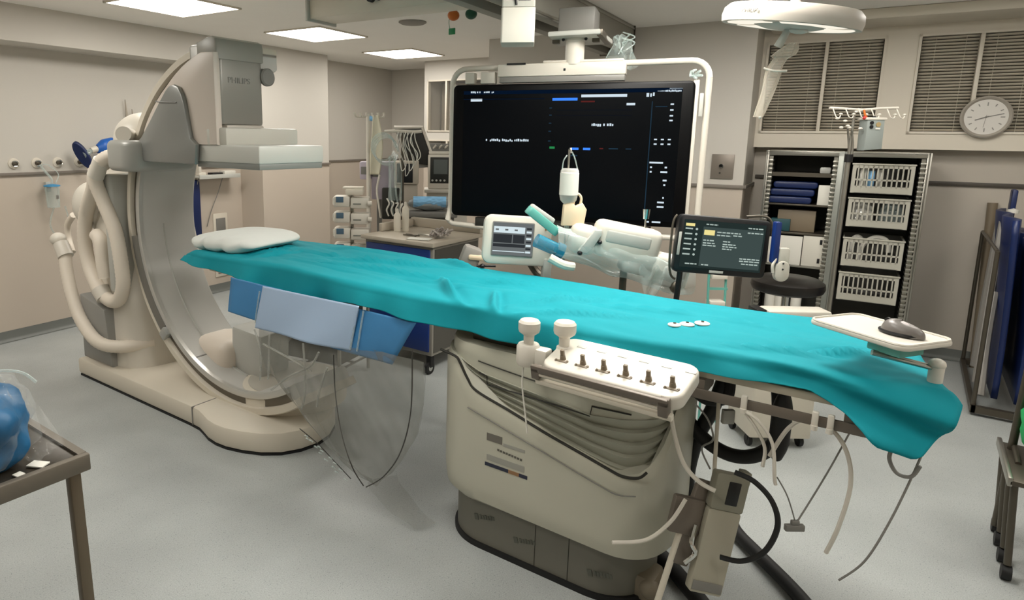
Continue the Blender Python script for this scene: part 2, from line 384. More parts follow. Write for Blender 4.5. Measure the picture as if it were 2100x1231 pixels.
# big display
e = thing('large_display', 'huge black wall display in a white tube frame behind the table', 'display', (-1.61, 3.467, 1.0), DY)
HW = .672; zt = .925; zb = .143; yb = 0.
bm = new(); prism(bm, rrect(-HW, HW, zb, zt, .03), 0, .07, bev=.008, mtx=Matrix(((1, 0, 0, 0), (0, 0, 1, 0), (0, 1, 0, 0), (0, 0, 0, 1)))); obj('casing', bm, mat('casing_black', '#040405', .35, spec=.15), e)
scr = mat('screen_dark', '#010203', .3, emit='#0a1420', es=.08, spec=.12)
bm = new(); bx(bm, -.605, .61, -.004, .0, zb+.03, zt-.035); sc = obj('screen', bm, scr, e)
def dash(sub, name, items, mats_):
    bm = new()
    for (x0, x1, z0, z1, mi) in items: bx(bm, x0, x1, -.0052, -.0042, z0, z1, m=mi)
    return obj(name, bm, mats_, sub)
ui = [emitm('ui_white', '#c9d8e2', .9), emitm('ui_blue', '#3b7ff0', 1.0), emitm('ui_dim', '#2b4456', .5), emitm('ui_green', '#2f9a58', .6), emitm('ui_navy', '#0b1c33', .5), emitm('ui_red', '#6d2f2c', .5)]
its = [(-.605, .61, .845, .885, 4), (-.605, -.12, .815, .822, 4), (-.12, .61, .48, .83, 4)]
its = [(-.605, .61, .868, .888, 4), (-.605, -.12, .838, .842, 4)]
its += [(-.56, -.49, .828, .843, 0), (-.075, .065, .828, .843, 1), (.085, .33, .845, .86, 0), (.33, .375, .80, .812, 0), (.085, .16, .818, .826, 5)]
its += [(-.05, .36, .775, .7765, 4), (-.05, .36, .745, .7465, 4), (-.08, -.05, .56, .572, 3), (.04, .085, .555, .568, 1), (.11, .15, .555, .568, 1), (.2, .22, .562, .568, 5), (.25, .30, .562, .568, 2), (.34, .37, .562, .568, 2), (.04, .08, .52, .527, 2)]
its += [(.46, .465, .2, .82, 2)]
for k, z in enumerate((.80, .77, .74, .715)): its.append((.555, .572, z, z+.008, 0))
for k, z in enumerate((.785, .745, .70, .655, .60)): its.append((-.09, -.075, z, z+.006, 2))
for x in (.485, .52, .555): its += [(x, x+.015, .615, .622, 0), (x, x+.015, .59, .598, 0)]
for z, a, b in ((.49, .47, .54), (.465, .475, .485), (.44, .475, .485), (.465, .55, .562), (.44, .53, .565), (.395, .545, .565), (.37, .55, .56), (.30, .55, .558), (.275, .525, .56), (.25, .525, .56), (.165, .475, .49), (.165, .505, .55)): its.append((a, b, z, z+.009, 0))
its += [(.48, .54, .79, .795, 2), (.485, .53, .87, .876, 0), (.545, .61, .882, .888, 0)]
dash(sc, 'screen_graphics', its, ui)
def glyphs(x0, x1, z, h, seed, mi=0, gap=.3):
    """soft unreadable lettering, as the photo shows it"""
    r = random.Random(seed); bm = new(); x = x0
    while x < x1:
        if r.random() < .12: x += h*.5; continue
        wd = h*r.uniform(.35, .7); hh = h*r.uniform(.65, 1.0); zz = z if r.random() < .8 else z-h*.2
        bx(bm, x, x+wd, -.0062, -.0052, zz, zz+hh, m=mi); x += wd+h*gap*r.uniform(.5, 1)
    return bm
for x0, x1, z, h, sd in ((-.56, -.5, .876, .011, 1), (-.48, -.42, .876, .011, 2), (-.46, -.205, .599, .014, 3), (.15, .28, .689, .015, 4), (.43, .47, .848, .022, 5), (.525, .6, .869, .01, 6)):
    obj('screen_lettering', glyphs(x0, x1, z, h, sd), ui, sc)
bm = new()
fx0, fx1, fz0, fz1 = -.69, .735, .085, 1.03
P = []
def arc(cx, cz, r, a0, a1, n=6): return [(cx+r*math.cos(math.radians(a0+(a1-a0)*i/n)), .04, cz+r*math.sin(math.radians(a0+(a1-a0)*i/n))) for i in range(n+1)]
loop = arc(fx1-.09, fz1-.09, .09, 0, 90)+arc(fx0+.09, fz1-.1, .09, 90, 180)+[(fx0, .04, .2), (fx0-.012, .02, .11)]+arc(fx0+.03, fz0+.05, .05, 180, 270)+[(fx0+.3, .02, fz0-.01)]+[(.2, .04, fz0-.01)]+arc(fx1-.09, fz0+.09, .09, 270, 360)+[(fx1, .04, fz1-.09)]
tube(bm, loop, .0165, seg=10, sm=False); obj('tube_frame', bm, white_p, e, ang=60)
bm = new(); bx(bm, -.40, .315, -.01, .06, .965, 1.035, bev=.006); bx(bm, -.14, .3, .0, .05, 1.035, 1.05, bev=.006); obj('beam_cover', bm, white_p, e)
bm = new(); bx(bm, -.39, .31, -.004, .055, .932, .965, bev=.003); obj('lower_cover', bm, gray_d, e)
bm = new(); bx(bm, -.345, -.235, -.016, -.01, 1.03, 1.039); obj('slot', bm, black, e)
bm = new(); bx(bm, -.02, -.008, -.014, -.009, .99, 1.004, bev=.002); obj('sensor', bm, black, e)
for xa, xb, za in ((-.6, -.545, .93), (-.505, -.42, .93)):
    bm = new(); bx(bm, xa, xb, .0, .06, za, za+.065, bev=.004); obj('clip', bm, white_p, e)
for sx in (-1, 1):
    bm = new(); x = .672 if sx > 0 else -.668
    bx(bm, x-.012, x+.018 if sx > 0 else x+.01, .01, .06, .15, .93, bev=.006); obj('side_bracket', bm, white_p, e)
bm = new(); bx(bm, .695, .715, -.0, .04, .74, .86, bev=.004); obj('side_box', bm, gray_p, e)
bm = new()
for k in range(5):
    a = k*1.256; tube(bm, [(.66+.02*math.cos(a), .02, .965+.015*math.sin(a)), (.67+.03*math.cos(a+1), .0, .955+.02*math.sin(a+1)), (.655, .03, .95)], .007, 6)
obj('tape_ball', bm, plastic2, e)
bm = new(); bx(bm, -.52, -.46, .01, .05, .085, .137, bev=.003); bx(bm, -.3, .5, .01, .05, .095, .137); obj('mount_bar', bm, dark, e)
# crumpled plastic hanging between ceiling rail end and beam
bm = new()
grid(bm, lambda u, v: ((u-.5)*(.1+.1*v)+.015*math.sin(9*u+4*v), .02*math.sin(11*u+7*v), -.03-.16*v+.02*math.sin(13*u)), 22, 16)
o = tag(obj('plastic_cover', bm, plastic2, ang=25), 'crumpled clear plastic cover bunched on top of the display beam near the rail end', 'plastic cover'); o.location = (-1.38, 3.66, 2.205); o.rotation_euler = (0, 0, DY)
bm = new()
for k in range(6): tube(bm, [(.05*math.sin(k*2.1), .02*math.cos(k), -.02*k*.6), (.05*math.sin(k*2.1+1.2)+.02, .01, -.03-.02*k*.5), (.03*math.sin(k*3), 0, -.06-.015*k)], .004, 6)
obj('tape_knot', bm, plastic2, o)

# ------------------------------------------------------------------ surgical lamp
e = thing('surgical_lamp', 'white flat ring surgical lamp hanging at the top right', 'lamp', (-.462, 3.05, 2.10), math.radians(-10), rx=math.radians(1), ry=math.radians(9))
bm = new(); prof = [(.0, .045), (.19, .045), (.235, .04), (.252, .022), (.257, -.005), (.252, -.03), (.24, -.032)]
lathe(bm, prof+[(.22, -.026), (.0, -.024)], seg=64); obj('housing', bm, mat('lamp_shell', '#b9b2a8', .45), e)
for a0, a1 in ((12, 84), (100, 170), (192, 262), (280, 350)):
    bm = new()
    grid(bm, lambda u, v: ((.13+.10*v)*math.cos(math.radians(a0+(a1-a0)*u)), (.13+.10*v)*math.sin(math.radians(a0+(a1-a0)*u)), -.0295-.003*math.sin(PI*v)), 16, 5)
    obj('lens', bm, emitm('lamp_lens_%d' % a0, '#fdf6e4', .8), e, solid=.003)
bm = new(); lathe(bm, [(.13, -.014), (.125, -.03), (.09, -.04), (.0, -.04)], seg=40); obj('center_hub', bm, gray_p, e)
bm = new(); cyl(bm, (0, 0, .03), (0, 0, .45), .018); lathe(bm, [(.03, .03), (.03, .05), (.018, .06)]); obj('stem', bm, white_p, e)
bm = new(); cyl(bm, (.0, 0, -.04), (-.02, -.005, -.11), .012, .017, 20); obj('handle', bm, gray_p, e)
text('lettering', 'PHILIPS', .024, gray_d, e, (-.10, -.2405, -.004), (PI/2, 0, math.radians(-14)), .001)
bm = new(); sph(bm, (.05, -.03, -.045), .022, (1.6, 1, .6)); obj('camera_dome', bm, gray_p, e)
e2 = thing('handle_sleeve', 'clear plastic sleeve drooping from the surgical lamp handle', 'plastic sleeve', (-.45, 3.03, 1.985), math.radians(0))
bm = new()
pts = smooth([(0.01, 0, .02), (-.01, 0, -.01), (-.035, -.005, -.05), (-.05, -.01, -.09), (-.06, -.02, -.16), (-.085, -.03, -.27)], 6)
def sl(u, v):
    i = min(int(u*(len(pts)-1)), len(pts)-2); t = u*(len(pts)-1)-i; p = pts[i].lerp(pts[i+1], t); a = 2*PI*v
    r = interp([(0, .014), (.18, .035), (.3, .042), (.34, .026), (.7, .028), (1, .018)], u)*(1+.12*math.sin(5*a+9*u))
    return p+Vector((r*math.cos(a), r*.55*math.sin(a), 0))
grid(bm, sl, 40, 18); obj('film_bag', bm, film('sleeve_film', '#cfc6b6', .3, .3), e2, ang=180)
bm = new(); tube(bm, [(-.085, -.015, -.075), (-.045, -.022, -.088), (-.0, -.015, -.09)], .0045, 8); obj('collar', bm, white_p, e2)
bm = new(); sph(bm, (-.078, -.03, -.272), .006); obj('knot', bm, paper, e2)

# ------------------------------------------------------------------ C-arm gantry
G = (-2.9, 2.31, 0.0)
e = gan = thing('c_arm_gantry', 'big white floor-standing x-ray C-arm with fat hoses around the table head', 'x-ray machine', G)
CZc = 1.09; RI = .875; RO = .985
# plinth footprint (local to gantry base)
def L(s, n): return (s-G[0], n-G[1])
foot = [L(*q) for q in ((-4.37, 1.945), (-3.1, 1.945), (-3.0, 1.94), (-2.93, 1.92), (-2.86, 1.898), (-2.78, 1.888), (-2.70, 1.893), (-2.6, 1.92), (-2.5, 1.965), (-2.42, 2.03), (-2.37, 2.12), (-2.35, 2.22), (-2.37, 2.33), (-2.43, 2.43), (-2.53, 2.52), (-2.7, 2.6), (-2.95, 2.66), (-4.37, 2.68))]
bm = new(); prism(bm, foot, .012, .125, bev=.018); obj('plinth', bm, cream_p, e)
bm = new(); prism(bm, [(x*.995, y*.99) for x, y in foot], 0, .013); obj('plinth_gasket', bm, rubber, e)
bm = new(); bx(bm, -3.06-G[0], -3.054-G[0], 1.9385-G[1], 2.5-G[1], .02, .1262); obj('plinth_seam', bm, gray_d, e)
# low round turntable with collar rings
bm = new(); lathe(bm, [(.30, .12), (.30, .205), (.292, .22), (.27, .228), (0, .228)], L(-2.74, 2.415)+(0,), 64); obj('turntable', bm, cream_p, e)
bm = new(); lathe(bm, [(.262, .2282), (.262, .2315), (0, .2315)], L(-2.74, 2.415)+(0,), 64); obj('turntable_top', bm, mat('turntable_gray', '#b7b2a6', .5), e)
# the C
def arcpt(a, r): return (r*math.cos(math.radians(a)), CZc+r*math.sin(math.radians(a)))
def sweep(prof, a0, a1, n, m_, name, parent=e, ang=30, closed=True, taper=None):
    bm = new(); rings = []
    for i in range(n+1):
        a = a0+(a1-a0)*i/n
        rings.append([bm.verts.new((*(lambda q: (q[0], y+0.0, q[1]))(arcpt(a, r)),)) for r, y in (taper(a) if taper else prof)])
    k = len(rings[0])
    for i in range(n):
        for j in range(k if closed else k-1): bm.faces.new((rings[i][j], rings[i][(j+1) % k], rings[i+1][(j+1) % k], rings[i+1][j]))
    if closed: bm.faces.new(rings[0]); bm.faces.new(rings[-1])
    return obj(name, bm, m_, parent, ang=ang)
A0, A1 = 91, 303
y0 = 2.115-G[1]; y1 = 2.50-G[1]
sweep([(RI, y0+.012), (RI, y1-.012), (RI+.012, y1), (RO-.02, y1), (RO-.02, y0+.02), (RI+.012, y0+.02)], A0, A1, 90, mat('arm_inner', '#c3c1bb', .33, var=.02, scale=3), 'c_arm')
sweep([(RO-.034, y0+.0), (RO-.030, y0-.014), (RO+.004, y0-.014), (RO+.010, y0-.004), (RO+.010, y1+.0), (RO-.034, y1)], A0, A1+2, 90, cream_p, 'outer_rim')
sweep([(RI-.004, y0+.02), (RI-.006, y0-.006), (RI+.018, y0-.01), (RI+.03, y0-.006), (RI+.03, y0+.02)], A0, A1-4, 90, mat('rim_steel', '#c8c6c0', .3, metal=.4), 'inner_rim')
sweep([(RI+.03, y0+.012), (RO-.034, y0+.012), (RO-.034, y0+.02), (RI+.03, y0+.02)], A0, A1-4, 90, mat('groove_dark', '#6b655a', .3, metal=.6), 'groove_track')
sweep([(RI+.03, y0-.008), (RO-.05, y0-.022), (RO-.036, y0-.022), (RO-.036, y0+.015), (RI+.03, y0+.015)], 186, 224, 30, mat('guard_steel', '#8a8984', .28, metal=.6), 'channel_guard')
bm = new(); aa = math.radians(226); bx(bm, -.035, .035, y0-.03, y0+.02, -.03, .03, bev=.008, mtx=Matrix.Translation((.94*math.cos(aa), 0, CZc+.94*math.sin(aa)))@Matrix.Rotation(-aa, 4, 'Y')); obj('guard_end', bm, satin, e)
sweep([(RI-.007, -.04), (RI-.007, -.034), (RI+.002, -.03), (RI+.002, -.044)], 182, 264, 60, gray_p, 'cable_ridge')
sweep([(RI-.0015, y0+.02), (RI-.0015, y1-.02), (RI+.002, y1-.02), (RI+.002, y0+.02)], 243, 243.6, 2, gray_d, 'seam')
# tube housing standing at the bottom of the C
bm = new(); bx(bm, -.14, .14, -.08, .14, .17, .49, bev=.025, mtx=Matrix.Translation((-.14, .06, 0))@Matrix.Rotation(math.radians(3), 4, 'Y')); obj('tube_housing', bm, gray_p, e)
bm = new(); bx(bm, -.56, -.22, -.1, .2, .12, .40, bev=.08, seg=4); obj('tube_cowl', bm, mat('warm_white', '#dfd3c4', .4), e)
# detector head
hx0 = -.28; hx1 = 0.0
zz = lambda a: 0
nb = 2.095-G[1]; nt_ = 2.39-G[1]
poly = [(-.045, 2.085), (-.02, 2.095), (0.0, 2.09), (0.0, 1.70), (.0, 1.585), (-.42, 1.585)]
pan = []
for i in range(13):
    a = 141-(141-96)*i/12; pan.append(arcpt(a, RI+interp([(96, .075), (118, .02), (141, 0)], a)))
side = pan+[(.005, 2.03), (.008, 1.99), (.008, 1.565), (-.70, 1.56)]
XZ = lambda y: Matrix(((1, 0, 0, 0), (0, 0, 1, y), (0, 1, 0, 0), (0, 0, 0, 1)))
bm = new(); prism(bm, side, 0, .04, bev=.008, mtx=XZ(nb-.028)); obj('side_cover', bm, mat('side_cover_white', '#d6cbc0', .42), e)
bm = new(); prism(bm, rrect(-.25, .0, nb+.0, nt_, .03), 1.67, 2.08, bev=.012)
obj('detector_mast', bm, mat('mast_gray', '#918f88', .35, metal=.2), e)
bm = new(); prism(bm, [(-.16, 2.0), (-.16, 2.088), (-.08, 2.108), (-.03, 2.112), (-.002, 2.10), (.005, 2.075), (.005, 2.0)], 0, nt_-nb+.01, bev=.01, mtx=XZ(nb-.008)); obj('mast_cap', bm, mat('cap_gray', '#9a988f', .38), e)
text('lettering', 'PHILIPS', .042, gray_d, e, (.0012, nb+.06, 1.885), (PI/2, 0, PI/2), .0008, sx=1.08)
bm = new(); lathe(bm, [(.04, -.014), (.048, -.008), (.048, .008), (.04, .014)], mtx=Matrix.Translation((.0, nt_+.025, 1.93))@Matrix.Rotation(PI/2, 4, 'Y')); obj('knob', bm, gray_d, e)
bm = new(); prism(bm, [(.0, 0), (.0, .03), (-.02, .03), (-.02, 0)], 0, .02, mtx=Matrix.Translation((0, nt_, 1.955))); obj('latch_bracket', bm, gray_p, e)
bm = new(); bx(bm, -.3, .02, nb+.03, nt_-.02, 1.60, 1.67, bev=.01); obj('mast_neck', bm, mat('neck_white', '#bdb6ab', .4), e)
bm = new(); prism(bm, [(-.06, nb-.03), (.05, nb+.0), (.05, nt_+.19), (-.28, nt_+.19), (-.28, nb+.0)], 1.562, 1.655, bev=.012); obj('detector_bracket', bm, mat('bracket_white', '#cac8be', .4), e)
bm = new(); bx(bm, -.2, .33, 2.075-G[1], 2.515-G[1], 1.475, 1.567, bev=.012); obj('detector', bm, mat('detector_white', '#c4c4bc', .38), e)
bm = new(); bx(bm, -.193, .323, 2.082-G[1], 2.508-G[1], 1.447, 1.478, bev=.004); obj('detector_face', bm, mat('detector_gray', '#85878200'[:7], .4), e)
# sleeve that carries the C
SX = -3.7-G[0]
bm = new(); prism(bm, rrect(-3.86-G[0], -3.56-G[0], 1.955-G[1], 2.42-G[1], .09), 1.40, 1.58, bev=.035, seg=4); obj('sleeve_cover', bm, mat('sleeve_gray', '#a4a49e', .35, metal=.15), e)
bm = new(); prism(bm, rrect(SX-.33, SX-.235, 2.02-G[1], 2.5-G[1], .03), .62, 1.37, bev=.02); obj('sleeve_body', bm, gray_p, e)
pf = [(-3.66, 1.55), (-3.57, 1.60), (-3.46, 1.70), (-3.366, 1.79), (-3.30, 1.85), (-3.26, 1.875), (-3.22, 1.88), (-3.18, 1.868), (-3.15, 1.83), (-3.13, 1.78), (-3.112, 1.696), (-3.09, 1.60), (-3.04, 1.565), (-3.06, 1.46), (-3.6, 1.46)]
bm = new(); prism(bm, [(s-G[0], z) for s, z in pf], 0, .03, bev=.012, mtx=XZ(nb-.055)); obj('sleeve_fin', bm, mat('fin_gray', '#8f908c', .33, metal=.25), e)
bm = new(); tube(bm, [(-.49, nb-.057, 1.795), (-.44, nb-.058, 1.79), (-.29, nb-.057, 1.785)], .0035, 6); obj('fin_scratch', bm, gray_d, e)
# floor stand column
bm = new()
def stand(u, v):
    a = 2*PI*u; z = .12+1.45*v
    cx = interp([(0, -4.08), (.4, -4.15), (.75, -4.2), (1, -4.1)], v)-G[0]; cy = 2.38-G[1]
    rx = interp([(0, .29), (.3, .27), (.7, .24), (.9, .2), (1, .1)], v); ry = interp([(0, .36), (.6, .3), (.9, .22), (1, .1)], v)
    c, s_ = math.cos(a), math.sin(a); p = 3.2
    return (cx+rx*abs(c)**(2/p)*(1 if c > 0 else -1), cy+ry*abs(s_)**(2/p)*(1 if s_ > 0 else -1), z)
vs = grid(bm, stand, 48, 24, closed_u=True); bm.faces.new([r[-1] for r in vs]); bm.faces.new([r[0] for r in vs][::-1]); obj('stand_column', bm, white_p, e, ang=50)
bm = new(); prism(bm, [(-4.37-G[0], .125), (-4.36-G[0], .56), (-4.05-G[0], .50), (-4.0-G[0], .125)], 0, .5, bev=.008, mtx=XZ(1.985-G[1])); obj('stand_side_panel', bm, mat('stand_gray', '#8d8c87', .4), e)
bm = new(); sph(bm, (-3.97-G[0], 2.3-G[1], 1.58), .19, (.95, 1.0, .9), u=32, v=20); obj('shoulder_dome', bm, white_p, e)
bm = new(); cyl(bm, (-3.80-G[0], 2.1-G[1], 1.60), (-3.72-G[0], 2.02-G[1], 1.615), .05, .045, 24); obj('shoulder_cap', bm, white_p, e)
bm = new(); sph(bm, (-4.40-G[0], 2.15-G[1], 1.14), .16, (1, .8, 1), u=24, v=16); obj('column_bulge', bm, white_p, e)
def hose(name, pts, r, ribs=.06, k=10):
    bm = new(); tube(bm, [(s-G[0], n-G[1], z) for s, n, z in pts], r, 14, k=k, ribs=ribs); return obj(name, bm, hose_m, e, ang=80)
hose('hose', [(-3.84, 2.02, 1.49), (-3.92, 1.98, 1.45), (-3.99, 1.97, 1.34), (-3.97, 2.0, 1.2), (-3.90, 2.02, 1.03), (-3.86, 2.02, .86), (-3.85, 2.02, .70), (-3.90, 2.02, .60), (-4.0, 2.02, .56), (-4.12, 2.02, .585)], .044, .05, 12)
hose('hose', [(-3.86, 2.06, 1.50), (-4.02, 2.0, 1.40), (-4.12, 2.02, 1.28), (-4.28, 2.04, 1.12), (-4.34, 2.04, .95), (-4.32, 2.04, .78), (-4.22, 2.03, .65), (-4.12, 2.02, .59)], .046, .05, 12)
hose('hose', [(-4.55, 2.0, .80), (-4.50, 1.98, .68), (-4.40, 1.96, .52), (-4.27, 1.95, .38), (-4.08, 1.95, .29), (-3.94, 2.02, .27), (-3.86, 2.2, .27)], .042, .05, 12)
hose('hose', [(-4.60, 2.1, 1.06), (-4.70, 2.1, .98), (-4.70, 2.1, .88), (-4.62, 2.08, .80)], .022, .0, 8)
hose('hose', [(-4.2, 2.05, .97), (-4.13, 2.04, .93), (-4.1, 2.03, .8), (-4.08, 2.03, .7)], .045, .03, 10)
for (p, q, r0, r1) in (((-4.60, 2.0, .875), (-4.54, 2.0, .79), .055, .058), ((-4.14, 2.02, .62), (-4.09, 2.02, .565), .066, .06), ((-3.92, 1.98, 1.46), (-3.985, 1.97, 1.36), .052, .056)):
    bm = new(); cyl(bm, Vector(p)-Vector(G), Vector(q)-Vector(G), r0*.88, r1*.88, 20); obj('hose_clamp', bm, white_p, e)
bm = new(); sph(bm, (-4.63-G[0], 2.0-G[1], .90), .058, (1, .9, .8)); obj('hose_end_cap', bm, white_p, e)

# ------------------------------------------------------------------ patient table
TB = (-.95, 2.3, 0.)
e = tab = thing('examination_table', 'long narrow x-ray examination table on a ribbed cream pedestal', 'operating table', TB)
def loc(s, n, z=None): return (s-TB[0], n-TB[1]) if z is None else (s-TB[0], n-TB[1], z)
def rring(x0, x1, y0, y1, r, n):
    """n points evenly round a rounded rectangle, with outward normals"""
    base = rrect(x0, x1, y0, y1, r, 8); pts = [Vector((x, y)) for x, y in base]; L_ = [0]
    for a, b in zip(pts, pts[1:]+pts[:1]): L_.append(L_[-1]+(b-a).length)
    out = []
    for i in range(n):
        t = L_[-1]*i/n; k = max(j for j in range(len(pts)) if L_[j] <= t+1e-9)
        a = pts[k]; b = pts[(k+1) % len(pts)]; f = (t-L_[k])/max(1e-9, (b-a).length); p = a.lerp(b, f)
        q = Vector((min(max(p.x, x0+r), x1-r), min(max(p.y, y0+r), y1-r))); d = p-q
        d = d.normalized() if d.length > 1e-6 else Vector((0, -1)); out.append((p, d))
    return out
def shell(ring, z0f, z1f, nv, off, m_, name, parent=tab, ang=40, cap=True):
    bm = new()
    def fn(u, v):
        p, d = ring[int(round(u*len(ring))) % len(ring)]; z = z0f(p)+(z1f(p)-z0f(p))*v; o_ = off(p, v)
        return (p.x+d.x*o_-TB[0], p.y+d.y*o_-TB[1], z)
    vs = grid(bm, fn, len(ring), nv, closed_u=True)
    if cap:
        bm.faces.new([r[-1] for r in vs]); bm.faces.new([r[0] for r in vs][::-1])
    return obj(name, bm, m_, parent, ang=ang)
ringO = rring(-1.45, -.505, 1.975, 2.44, .19, 150)
edge = [(-1.45, .80), (-1.33, .79), (-1.308, .769), (-1.27, .71), (-1.229, .672), (-1.08, .63), (-.932, .586), (-.80, .553), (-.70, .527), (-.65, .518), (-.60, .53), (-.565, .565), (-.535, .64), (-.515, .76), (-.5, .8)]
zt_ = lambda p: interp(edge, p.x)
shell(ringO, lambda p: .19, zt_, 14, lambda p, v: interp([(0, -.05), (.03, -.022), (.08, -.006), (.2, 0), (.97, 0), (1, -.012)], v), mat('pedestal_cream', '#bab8a8', .42, var=.02, scale=3), 'pedestal_cover')
ringI = rring(-1.42, -.53, 2.0, 2.415, .17, 150)
tb = [(-1.37, .775), (-1.308, .765), (-1.19, .743), (-1.187, .745), (-1.183, .705), (-.774, .690), (-.77, .73), (-.53, .76)]
top = lambda p: interp([(-1.37, .80), (-1.2, .745), (-.775, .70), (-.53, .73)], p.x)
shell(ringI, lambda p: zt_(p)-.03, lambda p: top(p), 60, lambda p, v: -.006+.020*((v*5) % 1)-.02*(1-v)*.6, mat('bellows_gray', '#a1a192', .45), 'bellows', ang=25, cap=False)
shell(ringI, lambda p: top(p)-.004, lambda p: .845, 4, lambda p, v: .006 if v < .9 else .0, mat('upper_cream', '#b3b2a2', .42), 'upper_cover')
# seams, and the shade along the shell edge
def seam(name, pts, r=.0022, n=1.972, m_=gray_d):
    bm = new(); tube(bm, [loc(s, n, z) for s, z in pts], r, 6); return obj(name, bm, m_, tab)
seam('shell_edge_shade', [(-1.40, .80), (-1.33, .787), (-1.308, .766), (-1.27, .708), (-1.229, .67), (-1.08, .628), (-.932, .584), (-.80, .551), (-.70, .525), (-.65, .516), (-.60, .528), (-.575, .555)], .005, 1.985, dark)  # dark tube put in for the shade under the shell's edge
seam('panel_seam', [(-1.26, .60), (-1.12, .565), (-.892, .506), (-.72, .462), (-.66, .452), (-.60, .468)])
bm = new(); tube(bm, [loc(*q) for q in ((-1.23, 1.992, .788), (-1.10, 1.992, .775), (-.9, 1.992, .76), (-.7, 1.992, .755))], .0022, 6); obj('cover_seam', bm, dark, e)
bm = new(); tube(bm, [loc(*q) for q in ((-1.225, 1.992, .742), (-1.19, 1.992, .738), (-1.188, 1.992, .705), (-.99, 1.992, .70), (-.78, 1.992, .692), (-.775, 1.992, .728), (-.64, 1.992, .735))], .0028, 6, sm=False); obj('stepped_seam', bm, dark, e)
ringS = rring(-1.41, -.585, 2.02, 2.40, .185, 120)
shell(ringS, lambda p: .012, lambda p: .22, 2, lambda p, v: 0, mat('skirt_gray', '#6f6d63', .5), 'lower_skirt')
shell(ringS, lambda p: 0., lambda p: .02, 1, lambda p, v: .012, rubber, 'floor_gasket')
for s_ in (-.975, -.84):
    bm = new(); bx(bm, s_-.001-TB[0], s_+.001-TB[0], 2.0185-TB[1], 2.021-TB[1], .02, .19); obj('skirt_seam', bm, dark, e)
mk = mat('faded_print', '#56584f', .6)
for s_, z_ in ((-1.2, .135), (-1.02, .105), (-.72, .10)):
    bm = new(); mm = Matrix.Translation(loc(s_, 2.0185, z_))@Matrix.Rotation(-.25, 4, 'Y')
    bx(bm, -.045, -.028, -.001, .001, -.012, .012, m=0, mtx=mm)
    for k in range(6): bx(bm, -.02+k*.012, -.012+k*.012, -.001, .001, -.008, .010-.003*(k % 2), mtx=mm)
    obj('faded_marking', bm, mk, e)
# nameplate on the cover
bm = new(); n_ = 1.9738
bx(bm, -1.172-TB[0], -1.105-TB[0], n_-TB[1], n_-TB[1]+.002, .492, .522, m=0)
bx(bm, -1.10-TB[0], -1.01-TB[0], n_-TB[1], n_-TB[1]+.002, .488, .500, m=1)
for k in range(9): bx(bm, -1.125+k*.012-TB[0], -1.116+k*.012-TB[0], n_-TB[1], n_-TB[1]+.002, .462-.001*k, .470-.001*k, m=2)
bx(bm, -1.17-TB[0], -1.01-TB[0], n_-TB[1], n_-TB[1]+.002, .412, .436, m=1)
bx(bm, -1.177-TB[0], -1.075-TB[0], n_-TB[1], n_-TB[1]+.002, .388, .402, m=3)
bx(bm, -1.075-TB[0], -1.03-TB[0], n_-TB[1], n_-TB[1]+.002, .388, .402, m=4); bx(bm, -1.03-TB[0], -.996-TB[0], n_-TB[1], n_-TB[1]+.002, .388, .402, m=3)
obj('nameplate', bm, [mat('label_gray', '#6b675e', .5), mat('label_silver', '#99988f', .5), mat('label_ink', '#59574f', .6), mat('label_blue', '#22263a', .5), mat('label_tan', '#8f6c4a', .5)], e)
# carriage and board
bm = new(); bx(bm, -1.30-TB[0], -.56-TB[0], 2.06-TB[1], 2.58-TB[1], .84, .895, bev=.006); bx(bm, -1.9-TB[0], -.1-TB[0], 2.12-TB[1], 2.5-TB[1], .872, .898, bev=.004); obj('carriage', bm, steel_d, e)
bm = new(); prism(bm, [loc(*q) for q in rrect(-3.02, .10, 2.03, 2.61, .08)], .898, .925, bev=.006); obj('table_board', bm, mat('board_beige', '#c9c1ae', .5), e)
bm = new(); prism(bm, [loc(*q) for q in rrect(-3.0, .06, 2.055, 2.59, .08)], .926, .978, bev=.02); obj('mattress', bm, navy, e)
bm = new(); bx(bm, -1.0-TB[0], .02-TB[0], 1.995-TB[1], 2.005-TB[1], .842, .872, bev=.002)
for s_ in (-.9, -.45, -.05): bx(bm, s_-.02-TB[0], s_+.02-TB[0], 2.004-TB[1], 2.13-TB[1], .85, .9)
obj('side_rail', bm, taupe, e)
bm = new(); bx(bm, -1.6-TB[0], .0-TB[0], 2.62-TB[1], 2.63-TB[1], .85, .88, bev=.002)
for s_ in (-1.5, -.8, -.1): bx(bm, s_-.02-TB[0], s_+.02-TB[0], 2.49-TB[1], 2.622-TB[1], .86, .9)
obj('side_rail', bm, taupe, e)
for s_ in (-.315, -.135, -.098):
    bm = new(); bx(bm, s_-.008-TB[0], s_+.008-TB[0], 1.984-TB[1], 2.0-TB[1], .838, .886, bev=.003); cyl(bm, loc(s_, 1.985, .835), loc(s_, 1.985, .848), .009); obj('rail_clip', bm, white_p, e)

